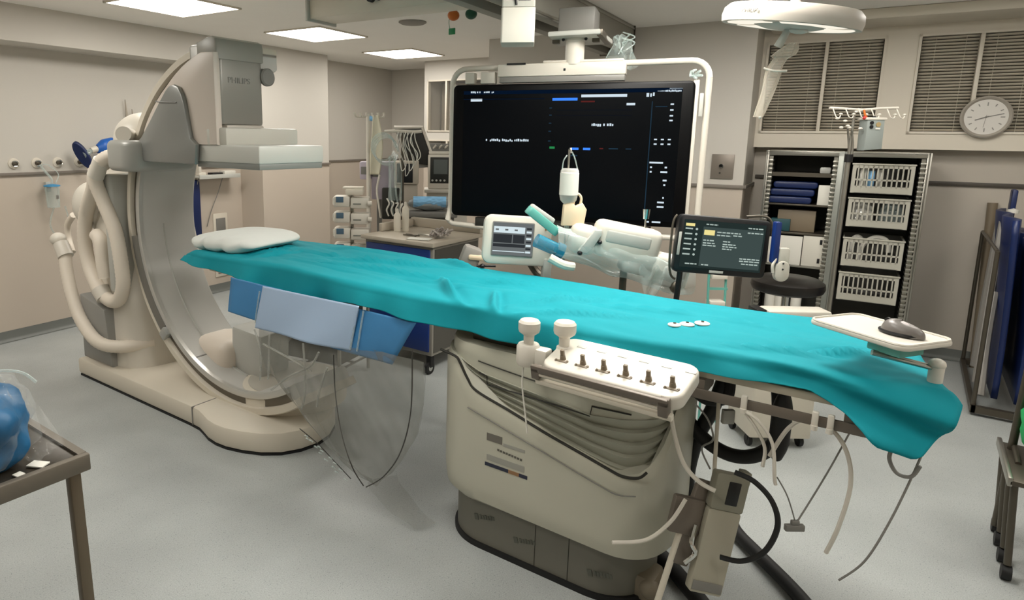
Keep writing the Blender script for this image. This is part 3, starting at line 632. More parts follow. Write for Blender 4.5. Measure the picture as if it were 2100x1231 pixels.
# control panel clamped to the near rail
e = thing('control_panel', 'white bedside control panel with small switches clamped to the near table rail', 'control panel', (-.645, 1.87, .93), math.radians(-3), rx=math.radians(14))
bm = new(); prism(bm, rrect(-.225, .215, -.105, .095, .045), -.035, .012, bev=.01, seg=3); obj('panel_body', bm, white_p, e)
for k in range(6):
    x = -.17+k*.069
    bm = new(); cyl(bm, (x, -.045, .012), (x, -.045, .026), .010, .008); bx(bm, x-.006, x+.006, -.05, -.04, .024, .046, bev=.002); obj('switch_lever', bm, amber, e)
    bm = new(); cyl(bm, (x-.018, -.062, .012), (x-.014, -.058, .016), .004); cyl(bm, (x+.02, -.055, .012), (x+.02, -.055, .016), .004); bx(bm, x-.02, x+.022, -.064, -.054, .012, .0145, bev=.001); obj('switch_mark', bm, amber, e)
    bm = new(); bx(bm, x+.005, x+.035, .04, .052, .012, .0135, bev=.0008); obj('key', bm, gray_p, e)
bm = new(); bx(bm, -.24, .19, -.13, -.117, -.006, .018, bev=.003); bx(bm, -.24, -.212, -.13, -.1, -.03, .01, bev=.003); bx(bm, .162, .19, -.13, -.1, -.04, .012, bev=.003); obj('guard_bracket', bm, taupe, e)
bm = new(); tube(bm, [(-.212, -.123, -.012), (.162, -.123, -.016)], .006, 10, sm=False); obj('guard_tube', bm, cream_p, e)
bm = new(); bx(bm, -.23, .20, -.125, -.105, -.05, -.034, bev=.002); bx(bm, -.05, .05, .09, .125, -.075, -.02, bev=.004); obj('clamp_plate', bm, cream_p, e)
for i, (s_, n_, lab) in enumerate(((-.967, 1.885, 'white mushroom joystick on its own round pod, left of the control panel'), (-.848, 1.905, 'white mushroom joystick standing on the left end of the control panel'))):
    e = thing('joystick', lab, 'joystick', (s_, n_, .90 if i == 0 else .935))
    bm = new()
    if i == 0: lathe(bm, [(.0, -.035), (.036, -.035), (.04, -.028), (.04, .028), (.034, .038), (.012, .04)]); bx(bm, .0, .075, -.02, .03, -.03, .03, bev=.008); bx(bm, -.02, .03, .03, .115, -.04, -.02, bev=.003)
    else: lathe(bm, [(.0, 0), (.026, .0), (.024, .012), (.014, .016)])
    obj('pod', bm, white_p, e)
    zb_ = .038 if i == 0 else .014
    bm = new(); lathe(bm, [(.017, zb_), (.018, zb_+.03), (.034, zb_+.042), (.0365, zb_+.05), (.0365, zb_+.075), (.030, zb_+.083), (.0, zb_+.086)], seg=28); obj('knob', bm, white_p, e)

# ------------------------------------------------------------------ drape over the table
hem = [(-3.22, .965), (-3.066, .931), (-2.9, .925), (-2.704, .917), (-2.416, .885), (-2.152, .872), (-1.95, .905), (-1.828, .922), (-1.7, .915), (-1.527, .90), (-1.271, .893), (-1.019, .89), (-.8, .915), (-.479, .925), (-.25, .935), (-.143, .940), (-.096, .925), (-.045, .905), (-.001, .879), (.036, .846), (.08, .842), (.12, .832), (.16, .86)]
crs = [(-3.2, 2.02), (-2.93, 1.985), (-2.39, 2.03), (-2.09, 2.0), (-1.83, 1.98), (-1.6, 1.985), (-1.4, 1.99), (-1.27, 2.0), (-.97, 1.985), (-.58, 2.0), (-.44, 2.02), (.1, 2.02)]
far = [(-3.2, 2.60), (-3.0, 2.64), (-2.47, 2.68), (-2.1, 2.69), (-1.9, 2.66), (-1.69, 2.64), (-1.2, 2.64), (-.73, 2.63), (-.19, 2.645), (.1, 2.61)]
NU, NV = 260, 84
def drape(u, v):
    s = -3.15+3.29*u
    nc = interp(crs, s); nf = interp(far, s); hz = interp(hem, s); zt = .998+.004*math.sin(s*2.1)
    fz = .90+.02*math.sin(s*3.1); R = .025
    # path: far hem -> up -> top -> near crease -> near hem
    seg = [zt-R-fz, R*PI/2, (nf-nc)-2*R, R*PI/2, zt-R-hz]
    tot = sum(seg); 
    brk = [0, .12, .17, .72, .80, 1.0]
    k = max(i for i in range(5) if v >= brk[i]-1e-9); t = (v-brk[k])/(brk[k+1]-brk[k])
    if k == 0: n, z = nf, fz+seg[0]*t
    elif k == 1: n, z = nf-R+R*math.cos(t*PI/2), zt-R+R*math.sin(t*PI/2)
    elif k == 2: n, z = nf-R-seg[2]*t, zt
    elif k == 3: n, z = nc+R-R*math.sin(t*PI/2), zt-R+R*math.cos(t*PI/2)
    else: n, z = nc-.012*t, zt-R-seg[4]*t
    hang = max(0, (v-.72)/.28)
    # folds
    w = 0
    if v > .74:
        w = (v-.74)/.26
        n -= w*1.25*(.010+.011*math.sin(s*7.3+1)+.007*math.sin(s*17+2.1)+.004*math.sin(s*31))
        d = noise.noise(Vector((s*2.2-z*1.6, z*6, 3)))
        n -= w*.03*d
    topw = max(0, 1-abs((v-.45)/.32)**4)
    z += topw*2.4*(.007*noise.noise(Vector((s*1.4+n*2.6, n*5-s*1.2, 1)))+.006*max(0, noise.noise(Vector((s*1.6+n*5, n*7, 5))))+.003*noise.noise(Vector((s*6+n*9, n*12, 2))))
    for (sc_, nc_, ang, wd, ln, hh) in ((-2.0, 2.42, .28, .012, .30, .010), (-1.9, 2.27, .16, .013, .42, .009), (-2.35, 2.36, .1, .010, .25, .008), (-1.45, 2.12, -.75, .018, .16, .018), (-1.22, 2.08, -1.05, .014, .13, .016), (-1.0, 2.3, .9, .012, .2, .008), (-.9, 2.1, .5, .012, .2, .010), (-.72, 2.33, .15, .008, .3, .006), (-.35, 2.36, -.2, .008, .12, .004), (-2.62, 2.2, 1.2, .014, .12, .010), (-2.72, 2.25, 1.1, .012, .12, .008), (-1.75, 2.60, -.35, .018, .15, .02), (-.30, 2.12, .22, .010, .16, .008), (-.12, 2.2, .5, .010, .12, .008), (-1.62, 2.22, .05, .009, .22, .007), (-1.35, 2.42, .3, .009, .2, .007), (-2.15, 2.15, -.12, .010, .25, .008), (-2.3, 2.55, .1, .010, .25, .008)):
        dx = s-sc_; dy = n-nc_; a = dx*math.cos(ang)+dy*math.sin(ang); b = -dx*math.sin(ang)+dy*math.cos(ang)
        z += topw*(3.0*hh*math.exp(-(b/wd)**2-(a/ln)**2)-1.8*hh*math.exp(-((b-1.7*wd)/wd)**2-(a/ln)**2))
    if .19 < v < .70: z = max(z, .986)
    # long gathers swinging to the foot corner
    if s > -.45 and v > .6:
        g = min(1, (s+.45)/.4)*min(1, (v-.6)/.25)
        n += g*(-.026)*math.sin((z*60)+s*13)
    # slanted foot end and the corner that sticks out
    e_ = min(1, max(0, (s+.35)/.49))
    shift = interp([(0, -.11), (.17, -.11), (.45, -.06), (.72, .0), (.8, .03), (.9, .012), (1, -.035)], v)
    s2 = s+e_*shift
    if e_ > .7 and v > .74: n -= .02*(e_-.7)/.3*w
    # head end folds over a little
    if s < -3.08: z -= (-3.08-s)*.35*(1 if v < .8 else .3)
    return (s2, n, z)
bm = new(); grid(bm, lambda u, v: Vector(drape(u, v))-Vector((-1.5, 2.3, .95)), NU, NV)
o = obj('table_drape', bm, cloth, ang=180, solid=.002); o.location = (-1.5, 2.3, .95)
tag(o, 'long turquoise cloth drape spread over the examination table', 'drape')

# pillow
bm = new()
def pil(u, v):
    a = 2*PI*u; b = -PI/2+PI*v; p = .55
    c, s_ = math.cos(a), math.sin(a); q = max(0, math.cos(b))**.45
    x = .27*q*abs(c)**p*(1 if c > 0 else -1); y = .235*q*abs(s_)**p*(1 if s_ > 0 else -1)
    z = .042*abs(math.sin(b))**.8*(1 if b > 0 else -1)*(1.15-.9*(abs(x/.27)**3)*.6)
    z += .02*max(0, (-y-.08)/.16)*(-abs(math.sin(x*24-y*14+1.2*math.sin(y*9))))
    y += .006*math.sin(x*40)*(1 if y < -.12 else 0)
    return (x, y, z)
grid(bm, pil, 96, 28, closed_u=True); bmesh.ops.remove_doubles(bm, verts=bm.verts, dist=1e-5)
o = obj('pillow', bm, linen, ang=180); o.location = (-2.97, 2.29, 1.042); o.rotation_euler = (0, math.radians(-1.5), math.radians(4)); tag(o, 'flat white pillow in a wrinkled case at the head of the table', 'pillow')
bm = new()
for k in range(9):
    x = -.16+k*.032; tube(bm, [(x+.02, -.19, .012), (x+.04, -.212, -.004), (x+.06, -.222, -.02)], .004, 6)
obj('case_wrinkle', bm, linen, o, ang=180)

# electrode pads
for s_, n_, rr, lab in ((-.585, 2.20, .021, 'oval white electrode pad with a small hole, leftmost of the three on the drape'), (-.553, 2.235, .024, 'middle white electrode pad of the row on the turquoise drape'), (-.515, 2.28, .025, 'round white electrode pad, the one farthest from the camera on the drape')):
    e = thing('electrode_pad', lab, 'electrode pad', (s_, n_, 1.0), group=None)
    bm = new(); lathe(bm, [(0, .0), (rr, .0), (rr, .003), (rr*.9, .005), (0, .006)], seg=28); obj('foam_disc', bm, paper, e)
    bm = new(); lathe(bm, [(.0, .006), (.006, .006), (.005, .009), (0, .0095)], (0, .004, 0), seg=14); obj('stud', bm, chrome, e)

# tray with mouse
A, B, Cc, D = (-.155, 2.109), (-.119, 2.282), (.1, 2.152), (.065, 1.944)
ctr = Vector(((A[0]+B[0]+Cc[0]+D[0])/4, (A[1]+B[1]+Cc[1]+D[1])/4)); ang_ = math.atan2(-.15, .22)
e = thing('mouse_tray', 'white plastic tray on an arm above the foot end of the drape', 'tray', (ctr.x, ctr.y, 1.10), ang_)
ca, sa = math.cos(-ang_), math.sin(-ang_)
bm = new(); prism(bm, rrect(-.135, .145, -.1, .095, .028), 0, .014, bev=.005, seg=3); obj('tray_top', bm, white_p, e)
bm = new(); rim = [(x*.97, y*.96, .015) for x, y in rrect(-.135, .145, -.1, .095, .028)]; tube(bm, rim+[rim[0]], .0035, 6, sm=False); obj('tray_rim', bm, white_p, e)
bm = new(); bx(bm, .02, .11, -.06, .03, -.03, 0, bev=.004); obj('tray_mount', bm, teal_p, e)
R3 = Matrix.Rotation(-ang_, 3, 'Z'); inv = lambda p: R3@(Vector(p)-Vector((ctr.x, ctr.y, 1.10)))
for dn in (0, .018):
    bm = new(); tube(bm, [inv((-.03, 2.02+dn, 1.07)), inv((.10, 2.10+dn, 1.035))], .0055, 8, sm=False); obj('arm_tube', bm, steel, e)
bm = new(); p0 = inv((.112, 2.11, .94)); p1 = inv((.112, 2.11, 1.045)); cyl(bm, p0, p1, .016, .018); sph(bm, p1, .02, (1, 1, .8)); obj('arm_post', bm, white_p, e)
e = thing('computer_mouse', 'gray and black computer mouse lying on the white tray', 'computer mouse', (.025, 2.09, 1.1165), math.radians(-25))
bm = new()
def mo(u, v):
    a = 2*PI*u; b = PI/2*v; q = math.cos(b)**.7
    return (.052*q*math.cos(a)*(1+.1*math.cos(a)), .031*q*math.sin(a), .034*math.sin(b)**.8*(1-.15*math.cos(a)))
vs = grid(bm, mo, 36, 10, closed_u=True); bmesh.ops.remove_doubles(bm, verts=bm.verts, dist=1e-5); obj('mouse_shell', bm, mat('mouse_gray', '#6f6a66', .35), e, ang=180)
bm = new(); grid(bm, lambda u, v: (-.03+.06*u, (v-.5)*.036*(1-.5*abs(u-.5)), .0352-.018*(2*u-1)**2-.012*(2*v-1)**2), 10, 8); obj('mouse_top', bm, mat('mouse_light', '#cfc6c6', .3), e, solid=.001, ang=180)
bm = new(); cyl(bm, (-.034, -.004, .03), (-.034, .004, .03), .007); obj('scroll_wheel', bm, black, e)
bm = new(); lathe(bm, [(.0, 0), (.05, 0), (.052, .004), (.05, .008)], seg=30, mtx=Matrix.Diagonal((1.04, .64, 1, 1))); obj('mouse_base', bm, black, e)

# ------------------------------------------------------------------ blue lead apron and plastic bag on the near side of the table
def sheet(name, corners, m_, parent, off=.006, nu=40, nv=24, amp=.008, n0=1.965, solid=.003, freq=9):
    """corners: (s,z) TL, TR, BR, BL hanging in front of the table side"""
    a, b, c, d = [Vector((x, 0, z)) for x, z in corners]; bm = new()
    def fn(u, v):
        p = a.lerp(b, u).lerp(d.lerp(c, u), v); y = n0-off-amp*v*math.sin(u*freq+v*2)-.02*v*math.sin(PI*u)
        return (p.x, y, p.z)
    grid(bm, fn, nu, nv); return obj(name, bm, m_, parent, ang=180, solid=solid)
ap = sheet('side_apron', [(-2.674, .915), (-1.50, .895), (-1.63, .69), (-2.70, .735)], blue_n, None)
tag(ap, 'blue nonwoven side apron hanging from the near table edge under the drape', 'apron')
sheet('pale_panel', [(-2.40, .915), (-1.785, .92), (-1.84, .712), (-2.46, .70)], blue_l, ap, off=.02, n0=1.955)
for x0, z0, x1, z1 in ((-1.80, .90, -1.84, .72), (-1.77, .9, -1.80, .72), (-2.44, .88, -2.47, .72)):
    bm = new(); tube(bm, [(x0, 1.945, z0), ((x0+x1)/2+.004, 1.935, (z0+z1)/2), (x1, 1.935, z1)], .004, 6)
    obj('clear_tape', bm, plastic2, ap)
origin(ap, (0, 0, 0))
# clear bag
bag = thing('plastic_bag', 'long clear plastic drape hanging to a point below the blue side apron', 'plastic drape', (-1.95, 1.95, .70))
outl = [(.0, -2.47, -1.46), (.12, -2.47, -1.455), (.3, -2.46, -1.46), (.42, -2.42, -1.475), (.52, -2.30, -1.49), (.62, -2.20, -1.52), (.75, -2.10, -1.56), (.88, -2.01, -1.62), (1.0, -1.74, -1.70)]
def bagf(side):
    def fn(u, v):
        xa = interp([(o_[0], o_[1]) for o_ in outl], v); xb = interp([(o_[0], o_[2]) for o_ in outl], v)
        x = xa+(xb-xa)*u; z = .74-.60*v-.03*math.sin(PI*u)*v
        bulge = .07*math.sin(PI*u)**.6*math.sin(PI*min(1, v*1.02))**.7
        wr = .012*noise.noise(Vector((x*7, z*5, side*3)))+.010*noise.noise(Vector((x*16+z*9, z*8, side*5)))
        y = 1.955+side*bulge+wr+.01*math.sin(x*22+z*6)*v
        return (x+1.95, y-1.95, z-.70)
    return fn
bm = new(); grid(bm, bagf(-1), 70, 60); obj('front_film', bm, plastic, bag, ang=180)
bm = new(); grid(bm, bagf(.6), 60, 50); obj('back_film', bm, plastic, bag, ang=180)
bl = mat('bag_seam_dark', '#2b2a26', .3, spec=.8)
for pts in ([(-1.905, .69), (-1.895, .5), (-1.86, .33), (-1.80, .20), (-1.735, .135)], [(-1.475, .80), (-1.48, .55), (-1.53, .36), (-1.62, .22), (-1.72, .135)]):
    bm = new(); tube(bm, [(x+1.95, 1.90-1.95-.0, z-.70) for x, z in pts], .0028, 6); obj('bag_seam', bm, bl, bag)
bm = new(); tube(bm, [(x+1.95, 1.89-1.95, z-.70) for x, z in ((-2.12, .29), (-2.0, .25), (-1.9, .20), (-1.8, .15))], .0022, 6); obj('bag_seam', bm, bl, bag)
foldm = film('fold_film', '#b5b6ae', .35, .1)
bm = new()
for pts in ([(-2.44, .70), (-2.40, .6), (-2.41, .45)], [(-2.33, .70), (-2.34, .58), (-2.35, .47)], [(-2.38, .64), (-2.2, .61), (-2.05, .58)], [(-2.33, .42), (-2.2, .52), (-2.06, .60), (-2.0, .68)], [(-2.1, .70), (-2.09, .5), (-2.12, .38)], [(-1.95, .62), (-2.0, .5), (-2.02, .42)]):
    tube(bm, [(x+1.95, 1.905-1.95, z-.70) for x, z in pts], .005, 6)
obj('film_fold', bm, foldm, bag)
bm = new()
for k in range(14):
    x = -2.08+.018*k*1.0+.01*math.sin(k*5); z = .27-.009*k+.015*math.sin(k*3.3)
    tube(bm, [(x+1.95, 1.885-1.95, z-.70), (x+1.962, 1.88-1.95, z-.695), (x+1.97, 1.885-1.95, z-.703)], .0035, 5)
obj('crumpled_glint', bm, plastic2, bag)
bm = new(); grid(bm, lambda u, v: (-1.74+.26*u+.05*v+1.95, 1.93+.14*v*(1-.4*u)-1.95, .135-.12*u**.5+.006*math.sin(9*u+5*v)-.70), 20, 10); obj('floor_tail', bm, plastic, bag, ang=180)

# ------------------------------------------------------------------ things beyond the table
VA = math.atan2(.24, .32)
XY = Matrix.Identity(4)
def face_cam(x): return x
def rbox(bm, x0, x1, z0, z1, y0, y1, r, bev=.004, m=0, mtx=None):
    prism(bm, rrect(x0, x1, z0, z1, r), y0, y1, bev=bev, m=m, mtx=(mtx or Matrix())@Matrix(((1, 0, 0, 0), (0, 0, 1, 0), (0, 1, 0, 0), (0, 0, 0, 1))))
# contrast injector touch panel
e = thing('injector_monitor', 'small white-cased gray touch monitor leaning beside the injector head', 'monitor', (-1.465, 2.69, 1.02), VA, rx=math.radians(-4), ry=math.radians(3))
bm = new(); rbox(bm, -.165, .16, .0, .235, 0, .05, .04, .012); obj('monitor_case', bm, white_p, e)
bm = new(); rbox(bm, -.125, .075, .04, .205, -.003, .001, .006, .0005); obj('bezel', bm, gray_d, e)
sc_ = emitm('screen_gray', '#7d8384', .55); sc_w = emitm('screen_white', '#cfdfe4', .85); sc_d = emitm('screen_darkgray', '#3e4246', .5)
bm = new(); bx(bm, -.12, .07, -.0045, -.003, .046, .2, m=0); bx(bm, -.118, .03, -.0055, -.0045, .152, .182, m=1); bx(bm, -.118, -.03, -.0055, -.0045, .105, .145, m=2); bx(bm, -.025, .03, -.0055, -.0045, .105, .145, m=2); bx(bm, -.118, .035, -.0055, -.0045, .085, .1, m=2); bx(bm, -.118, .035, -.0055, -.0045, .062, .066, m=1)
for k in range(8): bx(bm, .038, .062, -.0055, -.0045, .06+k*.016, .069+k*.016, m=k % 2+1)
for k in range(3): bx(bm, -.11+k*.045, -.095+k*.045, -.0062, -.0055, .163, .171, m=0)
obj('screen', bm, [sc_, sc_w, sc_d], e)
bm = new(); bx(bm, .125, .133, -.003, .0, .175, .195, bev=.001); obj('indicator', bm, orange_p, e)
bm = new(); tube(bm, [(.0, .05, .1), (.05, .12, .06), (.12, .1, -.04), (.18, .05, -.08)], .02, 10); obj('mount_arm', bm, steel_d, e)
bm = new(); bx(bm, .13, .17, -.01, .05, -.06, .04, bev=.008); bx(bm, .135, .15, .0, .03, -.16, -.05, bev=.004); obj('clamp', bm, gray_p, e)
# injector
e = thing('contrast_injector', 'white contrast injector head wrapped in misty plastic behind the table', 'injector', (-1.06, 2.86, .98), VA)
bm = new(); rt = Matrix.Rotation(math.radians(11), 4, 'Y')
def ib(x0, x1, y0, y1, z0, z1, b=.02, m=0, mt=None, seg=3): bx(bm, x0, x1, y0, y1, z0, z1, bev=b, m=m, mtx=(mt or rt), seg=seg)
ib(-.13, .17, -.07, .06, .10, .265, .035); obj('head_body', bm, white_p, e)
bm = new(); ib(-.10, .12, -.072, -.05, .165, .235, .015); obj('front_cover', bm, gray_p, e)
bm = new(); ib(-.235, -.11, -.055, .05, .09, .225, .035); obj('head_nose', bm, white_p, e)
bm = new(); prism(bm, [(-.2, .11), (-.15, .215), (-.12, .22), (-.115, .2), (-.14, .13), (-.16, .10)], -.08, -.055, bev=.006, mtx=rt@Matrix(((1, 0, 0, 0), (0, 0, 1, 0), (0, 1, 0, 0), (0, 0, 0, 1)))); obj('yoke', bm, gray_p, e)
bm = new(); sph(bm, (-.19, -.07, .10), .012, mtx=rt); obj('pivot_pin', bm, black, e)
bm = new(); sph(bm, (-.115, -.075, .165), .01, mtx=rt); obj('pivot_pin', bm, black, e)
bm = new(); ib(.15, .33, -.07, .05, .02, .17, .03); obj('motor_block', bm, mat('motor_white', '#d6d2c6', .4), e)
bm = new(); ib(.02, .2, -.055, .045, .05, .13, .02); ib(.2, .3, -.085, -.06, .03, .12, .01); obj('side_block', bm, gray_p, e)
bm = new(); cyl(bm, (.135, -.02, .2), (.135, -.02, .285), .004); cyl(bm, (.135, -.02, .285), (.135, -.02, .33), .013, .017); obj('turn_knob', bm, chrome, e)
bm = new(); cyl(bm, (-.26, -.03, .14), (-.36, -.04, .185), .03, .032, 20); obj('syringe_barrel', bm, film('syringe_teal', '#2f86a3', .6), e)
bm = new(); cyl(bm, (-.235, -.03, .13), (-.265, -.03, .143), .036, .036, 20); obj('syringe_collar', bm, mat('deep_teal', '#1d6c8a', .3), e)
bm = new(); prism(bm, rrect(-.09, .09, -.03, .03, .02), -.02, .02, bev=.006, mtx=Matrix.Translation((-.33, -.01, .27))@Matrix.Rotation(math.radians(38), 4, 'Y')); obj('syringe_cradle', bm, teal_p, e)
bm = new(); bx(bm, -.07, .06, -.025, .02, .02, .05, bev=.01, mtx=Matrix.Translation((-.35, -.01, .27))@Matrix.Rotation(math.radians(34), 4, 'Y')); obj('cradle_cover', bm, gray_p, e)
bm = new(); tube(bm, [(-.30, -.06, .11), (-.24, -.07, .08), (-.19, -.06, .07)], .02, 10); obj('lower_barrel', bm, white_p, e)
bm = new(); prism(bm, [(-.05, -.055), (.05, -.055), (.06, .02), (.04, .05), (.01, .035), (-.01, .055), (-.045, .04)], -.02, .02, bev=.008, mtx=Matrix.Translation((-.185, .03, .30))@Matrix(((1, 0, 0, 0), (0, 0, 1, 0), (0, 1, 0, 0), (0, 0, 0, 1)))); obj('manifold', bm, peach, e)
bm = new(); tube(bm, [(-.185, .03, .34), (-.18, .03, .375), (-.165, .03, .39), (-.15, .03, .37), (-.155, .03, .33)], .006, 8); obj('manifold_loop', bm, peach, e)
bm = new()
def wrap(u, v):
    a = 2*PI*v; x = -.27+.64*u
    r = .085*(1+.2*noise.noise(Vector((u*6, math.cos(a)*2, math.sin(a)*2))))*interp([(0, .8), (.5, .95), (.75, 1.05), (1, .85)], u)
    return (x*math.cos(.19)+.0, r*1.05*math.cos(a), .125-x*.28+r*1.0*math.sin(a)-.02)
vs = grid(bm, wrap, 40, 32); obj('plastic_wrap', bm, plastic2, e, ang=180)
bm = new()
def tail(u, v): return (.06+.12*(u-.5)*(1-.7*v)+.1, -.08+.01*math.sin(9*u+6*v), .07-.17*v+.015*math.sin(12*u))
grid(bm, tail, 24, 18); obj('wrap_tail', bm, plastic2, e, ang=60)
bm = new()
for k in range(5): a = k*1.256; tube(bm, [(.15, -.085, -.09), (.15+.025*math.cos(a), -.09+.01*math.sin(a*2), -.09+.03*math.sin(a))], .005, 6)
obj('wrap_knot', bm, paper, e)
bm = new(); cyl(bm, (.06, .01, .08), (.06, .01, -.96), .016, .018); cyl(bm, (.2, .0, -.02), (.2, .0, .06), .02, .02); sph(bm, (.27, -.08, -.015), .025, (1, 1, 1.2)); obj('support_post', bm, steel_d, e)
bm = new()
for k in range(5):
    a = k*2*PI/5; tube(bm, [(.06, .01, -.93), (.06+.24*math.cos(a), .01+.24*math.sin(a), -.965)], .014, 8)
obj('post_foot', bm, steel_d, e)
# contrast bottle hanging over the injector
e = thing('infusion_bottle', 'upside-down contrast bottle hanging in front of the big display', 'bottle', (-1.25, 2.77, 1.27), VA)
bm = new(); lathe(bm, [(.0, .215), (.034, .215), (.041, .205), (.041, .09), (.037, .07), (.018, .05), (.016, .035), (0, .034)], seg=28); obj('bottle_glass', bm, film('bottle_glass', '#dcdcd6', .35), e)
bm = new(); lathe(bm, [(.0425, .095), (.0425, .195)], seg=28); obj('label', bm, paper, e)
bm = new(); lathe(bm, [(.0, .036), (.02, .036), (.02, .012), (.012, .005), (.012, -.02), (.009, -.06), (0, -.06)], seg=18); obj('spike_and_drip_chamber', bm, plastic2, e)
bm = new(); tube(bm, [(-.035, 0, .21), (-.03, 0, .25), (-.015, 0, .275)], .003, 6); tube(bm, [(.035, 0, .21), (.02, 0, .26), (.005, 0, .29)], .003, 6); obj('hanger', bm, plastic2, e)
bm = new(); tube(bm, [(0, 0, -.06), (.01, .0, -.11), (-.02, .01, -.16)], .003, 6); obj('line', bm, plastic2, e)
bm = new(); cyl(bm, (.0, .035, -.25), (.0, .03, .3), .005); tube(bm, [(.0, .03, .3), (-.0, .0, .305), (.0, -.01, .285)], .004, 6); obj('hook_rod', bm, steel, e)
# black touchscreen
e = thing('touchscreen_monitor', 'black-framed touchscreen on a black pole at the right of the injector', 'monitor', (-.62, 2.945, 1.05), math.atan2(.235, .325), ry=math.radians(4), rx=math.radians(-3))
bm = new(); rbox(bm, -.195, .2, -.005, .245, 0, .04, .022, .008); obj('monitor_frame', bm, black, e)
bm = new(); bx(bm, -.172, .176, -.003, .001, .02, .225); obj('display_glass', bm, emitm('ts_bg', '#33413f', .45), e)
tw = emitm('ts_white', '#b9c9c2', .7); ty = emitm('ts_yellow', '#e3d58e', .9); tg = emitm('ts_gray', '#4b5a58', .55)
bm = new(); r = random.Random(3)
bx(bm, -.166, -.128, -.0045, -.003, .198, .21, m=1); bx(bm, -.085, -.04, -.0045, -.003, .165, .187, m=1)
bx(bm, -.09, .168, -.004, -.003, .03, .2, m=2)
for k in range(6): bx(bm, -.166, -.135, -.0045, -.003, .184-k*.022, .190-k*.022, m=0); lathe(bm, [(0, 0), (.005, 0), (.005, .002), (0, .002)], seg=10, mtx=Matrix.Translation((-.118, -.0035, .187-k*.022))@Matrix.Rotation(PI/2, 4, 'X'))
def line(x0, x1, z, m=0):
    x = x0
    while x < x1:
        w_ = r.uniform(.008, .02); bx(bm, x, min(x+w_, x1), -.0055, -.004, z, z+.005, m=m); x += w_+.004
for z, x0, x1 in ((.208, -.08, -.03), (.205, .1, .165), (.185, .1, .165), (.178, -.03, .07), (.165, -.03, .03), (.168, .04, .08), (.14, -.085, -.04), (.128, -.085, -.035), (.118, -.085, -.03), (.14, .0, .03), (.128, .0, .055), (.118, .0, .06), (.108, .0, .04), (.072, .08, .165), (.062, .08, .165), (.05, .09, .16), (.034, -.15, -.1), (.034, -.08, -.05)): line(x0, x1, z)
obj('screen_graphics', bm, [tw, ty, tg], e)
bm = new(); bx(bm, -.04, .02, -.002, .001, .003, .014, bev=.0005); obj('badge', bm, gray_p, e)
bm = new(); bx(bm, -.19, -.178, -.004, .0, .07, .17, bev=.002); obj('side_strip', bm, gray_p, e)
bm = new(); tube(bm, [(-.2, .02, .24), (-.215, .015, .2), (-.212, .01, .05), (-.195, .02, -.02), (-.17, .03, -.04)], .005, 8); tube(bm, [(.1, .03, .255), (.18, .03, .262), (.21, .025, .235), (.212, .02, .18)], .006, 8); obj('cable', bm, steel_d, e)
bm = new(); cyl(bm, (-.15, .035, .02), (-.15, .035, -1.03), .012); tube(bm, [(-.15, .03, .05), (-.05, .05, .08)], .014, 8); lathe(bm, [(0, -1.05), (.14, -1.05), (.14, -1.035), (.02, -1.02), (0, -1.02)], (-.15, .035, 0)); obj('pole', bm, black, e)
# holder hung on the touchscreen
e = thing('pulse_sensor_holder', 'white rounded clip with a blue tab hanging at the touchscreen side', 'sensor', (-.405, 3.055, 1.03), math.atan2(.235, .325))
bm = new(); rbox(bm, -.037, -.012, .08, .255, -.01, .02, .006, .003); obj('blue_tab', bm, navy_b, e)
bm = new(); rbox(bm, -.012, .036, .075, .145, -.008, .016, .012, .005); rbox(bm, -.022, .04, .0, .09, -.014, .014, .030, .007); tube(bm, [(-.02, -.005, .1), (-.034, -.01, .07), (-.03, -.01, .04)], .006, 8); obj('white_clip', bm, white_p, e)
for z in (.055, .08):
    bm = new(); sph(bm, (.008, -.0145, z), .004); obj('stud', bm, black, e)
# gray cloth-covered device behind table, left of the injector monitor
e = thing('arm_support', 'peach padded arm board on gray covered bracket behind the table', 'arm board', (-1.80, 2.86, .93), VA)
bm = new(); bx(bm, -.10, .0, -.05, .05, .0, .11, bev=.02, mtx=Matrix.Rotation(math.radians(20), 4, 'Y')); obj('gray_cover', bm, grey_fab, e)
bm = new(); bx(bm, -.05, .13, -.06, .02, .055, .085, bev=.012, mtx=Matrix.Rotation(math.radians(5), 4, 'Y')); obj('pad', bm, peach, e)
bm = new(); cyl(bm, (.0, -.065, .03), (.1, -.065, .03), .006); sph(bm, (.03, -.07, .03), .014); cyl(bm, (-.02, 0, .02), (-.02, 0, -.93), .014); obj('bracket', bm, black, e)
# white long box and teal rack beyond the foot half
e = thing('white_cart_top', 'white low cart top with a dark slot beyond the drape, left of the mouse tray', 'cart', (-.43, 3.68, 0), math.atan2(.21, .30))
bm = new(); bx(bm, -.10, .22, -.02, .10, .70, .765, bev=.012); obj('cart_top', bm, white_p, e)
bm = new(); bx(bm, -.15, -.10, .0, .10, .70, .765, bev=.004); obj('dark_end', bm, black, e)
bm = new(); bx(bm, -.12, .2, .0, .28, .06, .695, bev=.01); obj('cart_body', bm, cream_p, e)
for sx in (-.1, .17):
    for sy in (.05, .25):
        bm = new(); cyl(bm, (sx-.01, sy, .03), (sx+.01, sy, .03), .03); bx(bm, sx-.012, sx+.012, sy-.01, sy+.01, .03, .07); obj('caster', bm, rubber, e)
e = thing('tray_rack', 'teal framed narrow rack with white trays beyond the touchscreen', 'rack', (-.80, 3.82, 0), math.atan2(.21, .30), ry=math.radians(0))
bm = new()
for x in (-.045, .05): tube(bm, [(x-.01, 0, .9), (x, 0, .68), (x+.01, 0, .0)], .007, 8, sm=False)
for z in (.9, .80, .69): bx(bm, -.055, .055, -.006, .006, z-.008, z+.004)
obj('frame', bm, teal_p, e)
for z in (.855, .70):
    bm = new(); bx(bm, -.04, .045, -.02, .05, z, z+.028, bev=.005); obj('white_tray', bm, white_p, e)
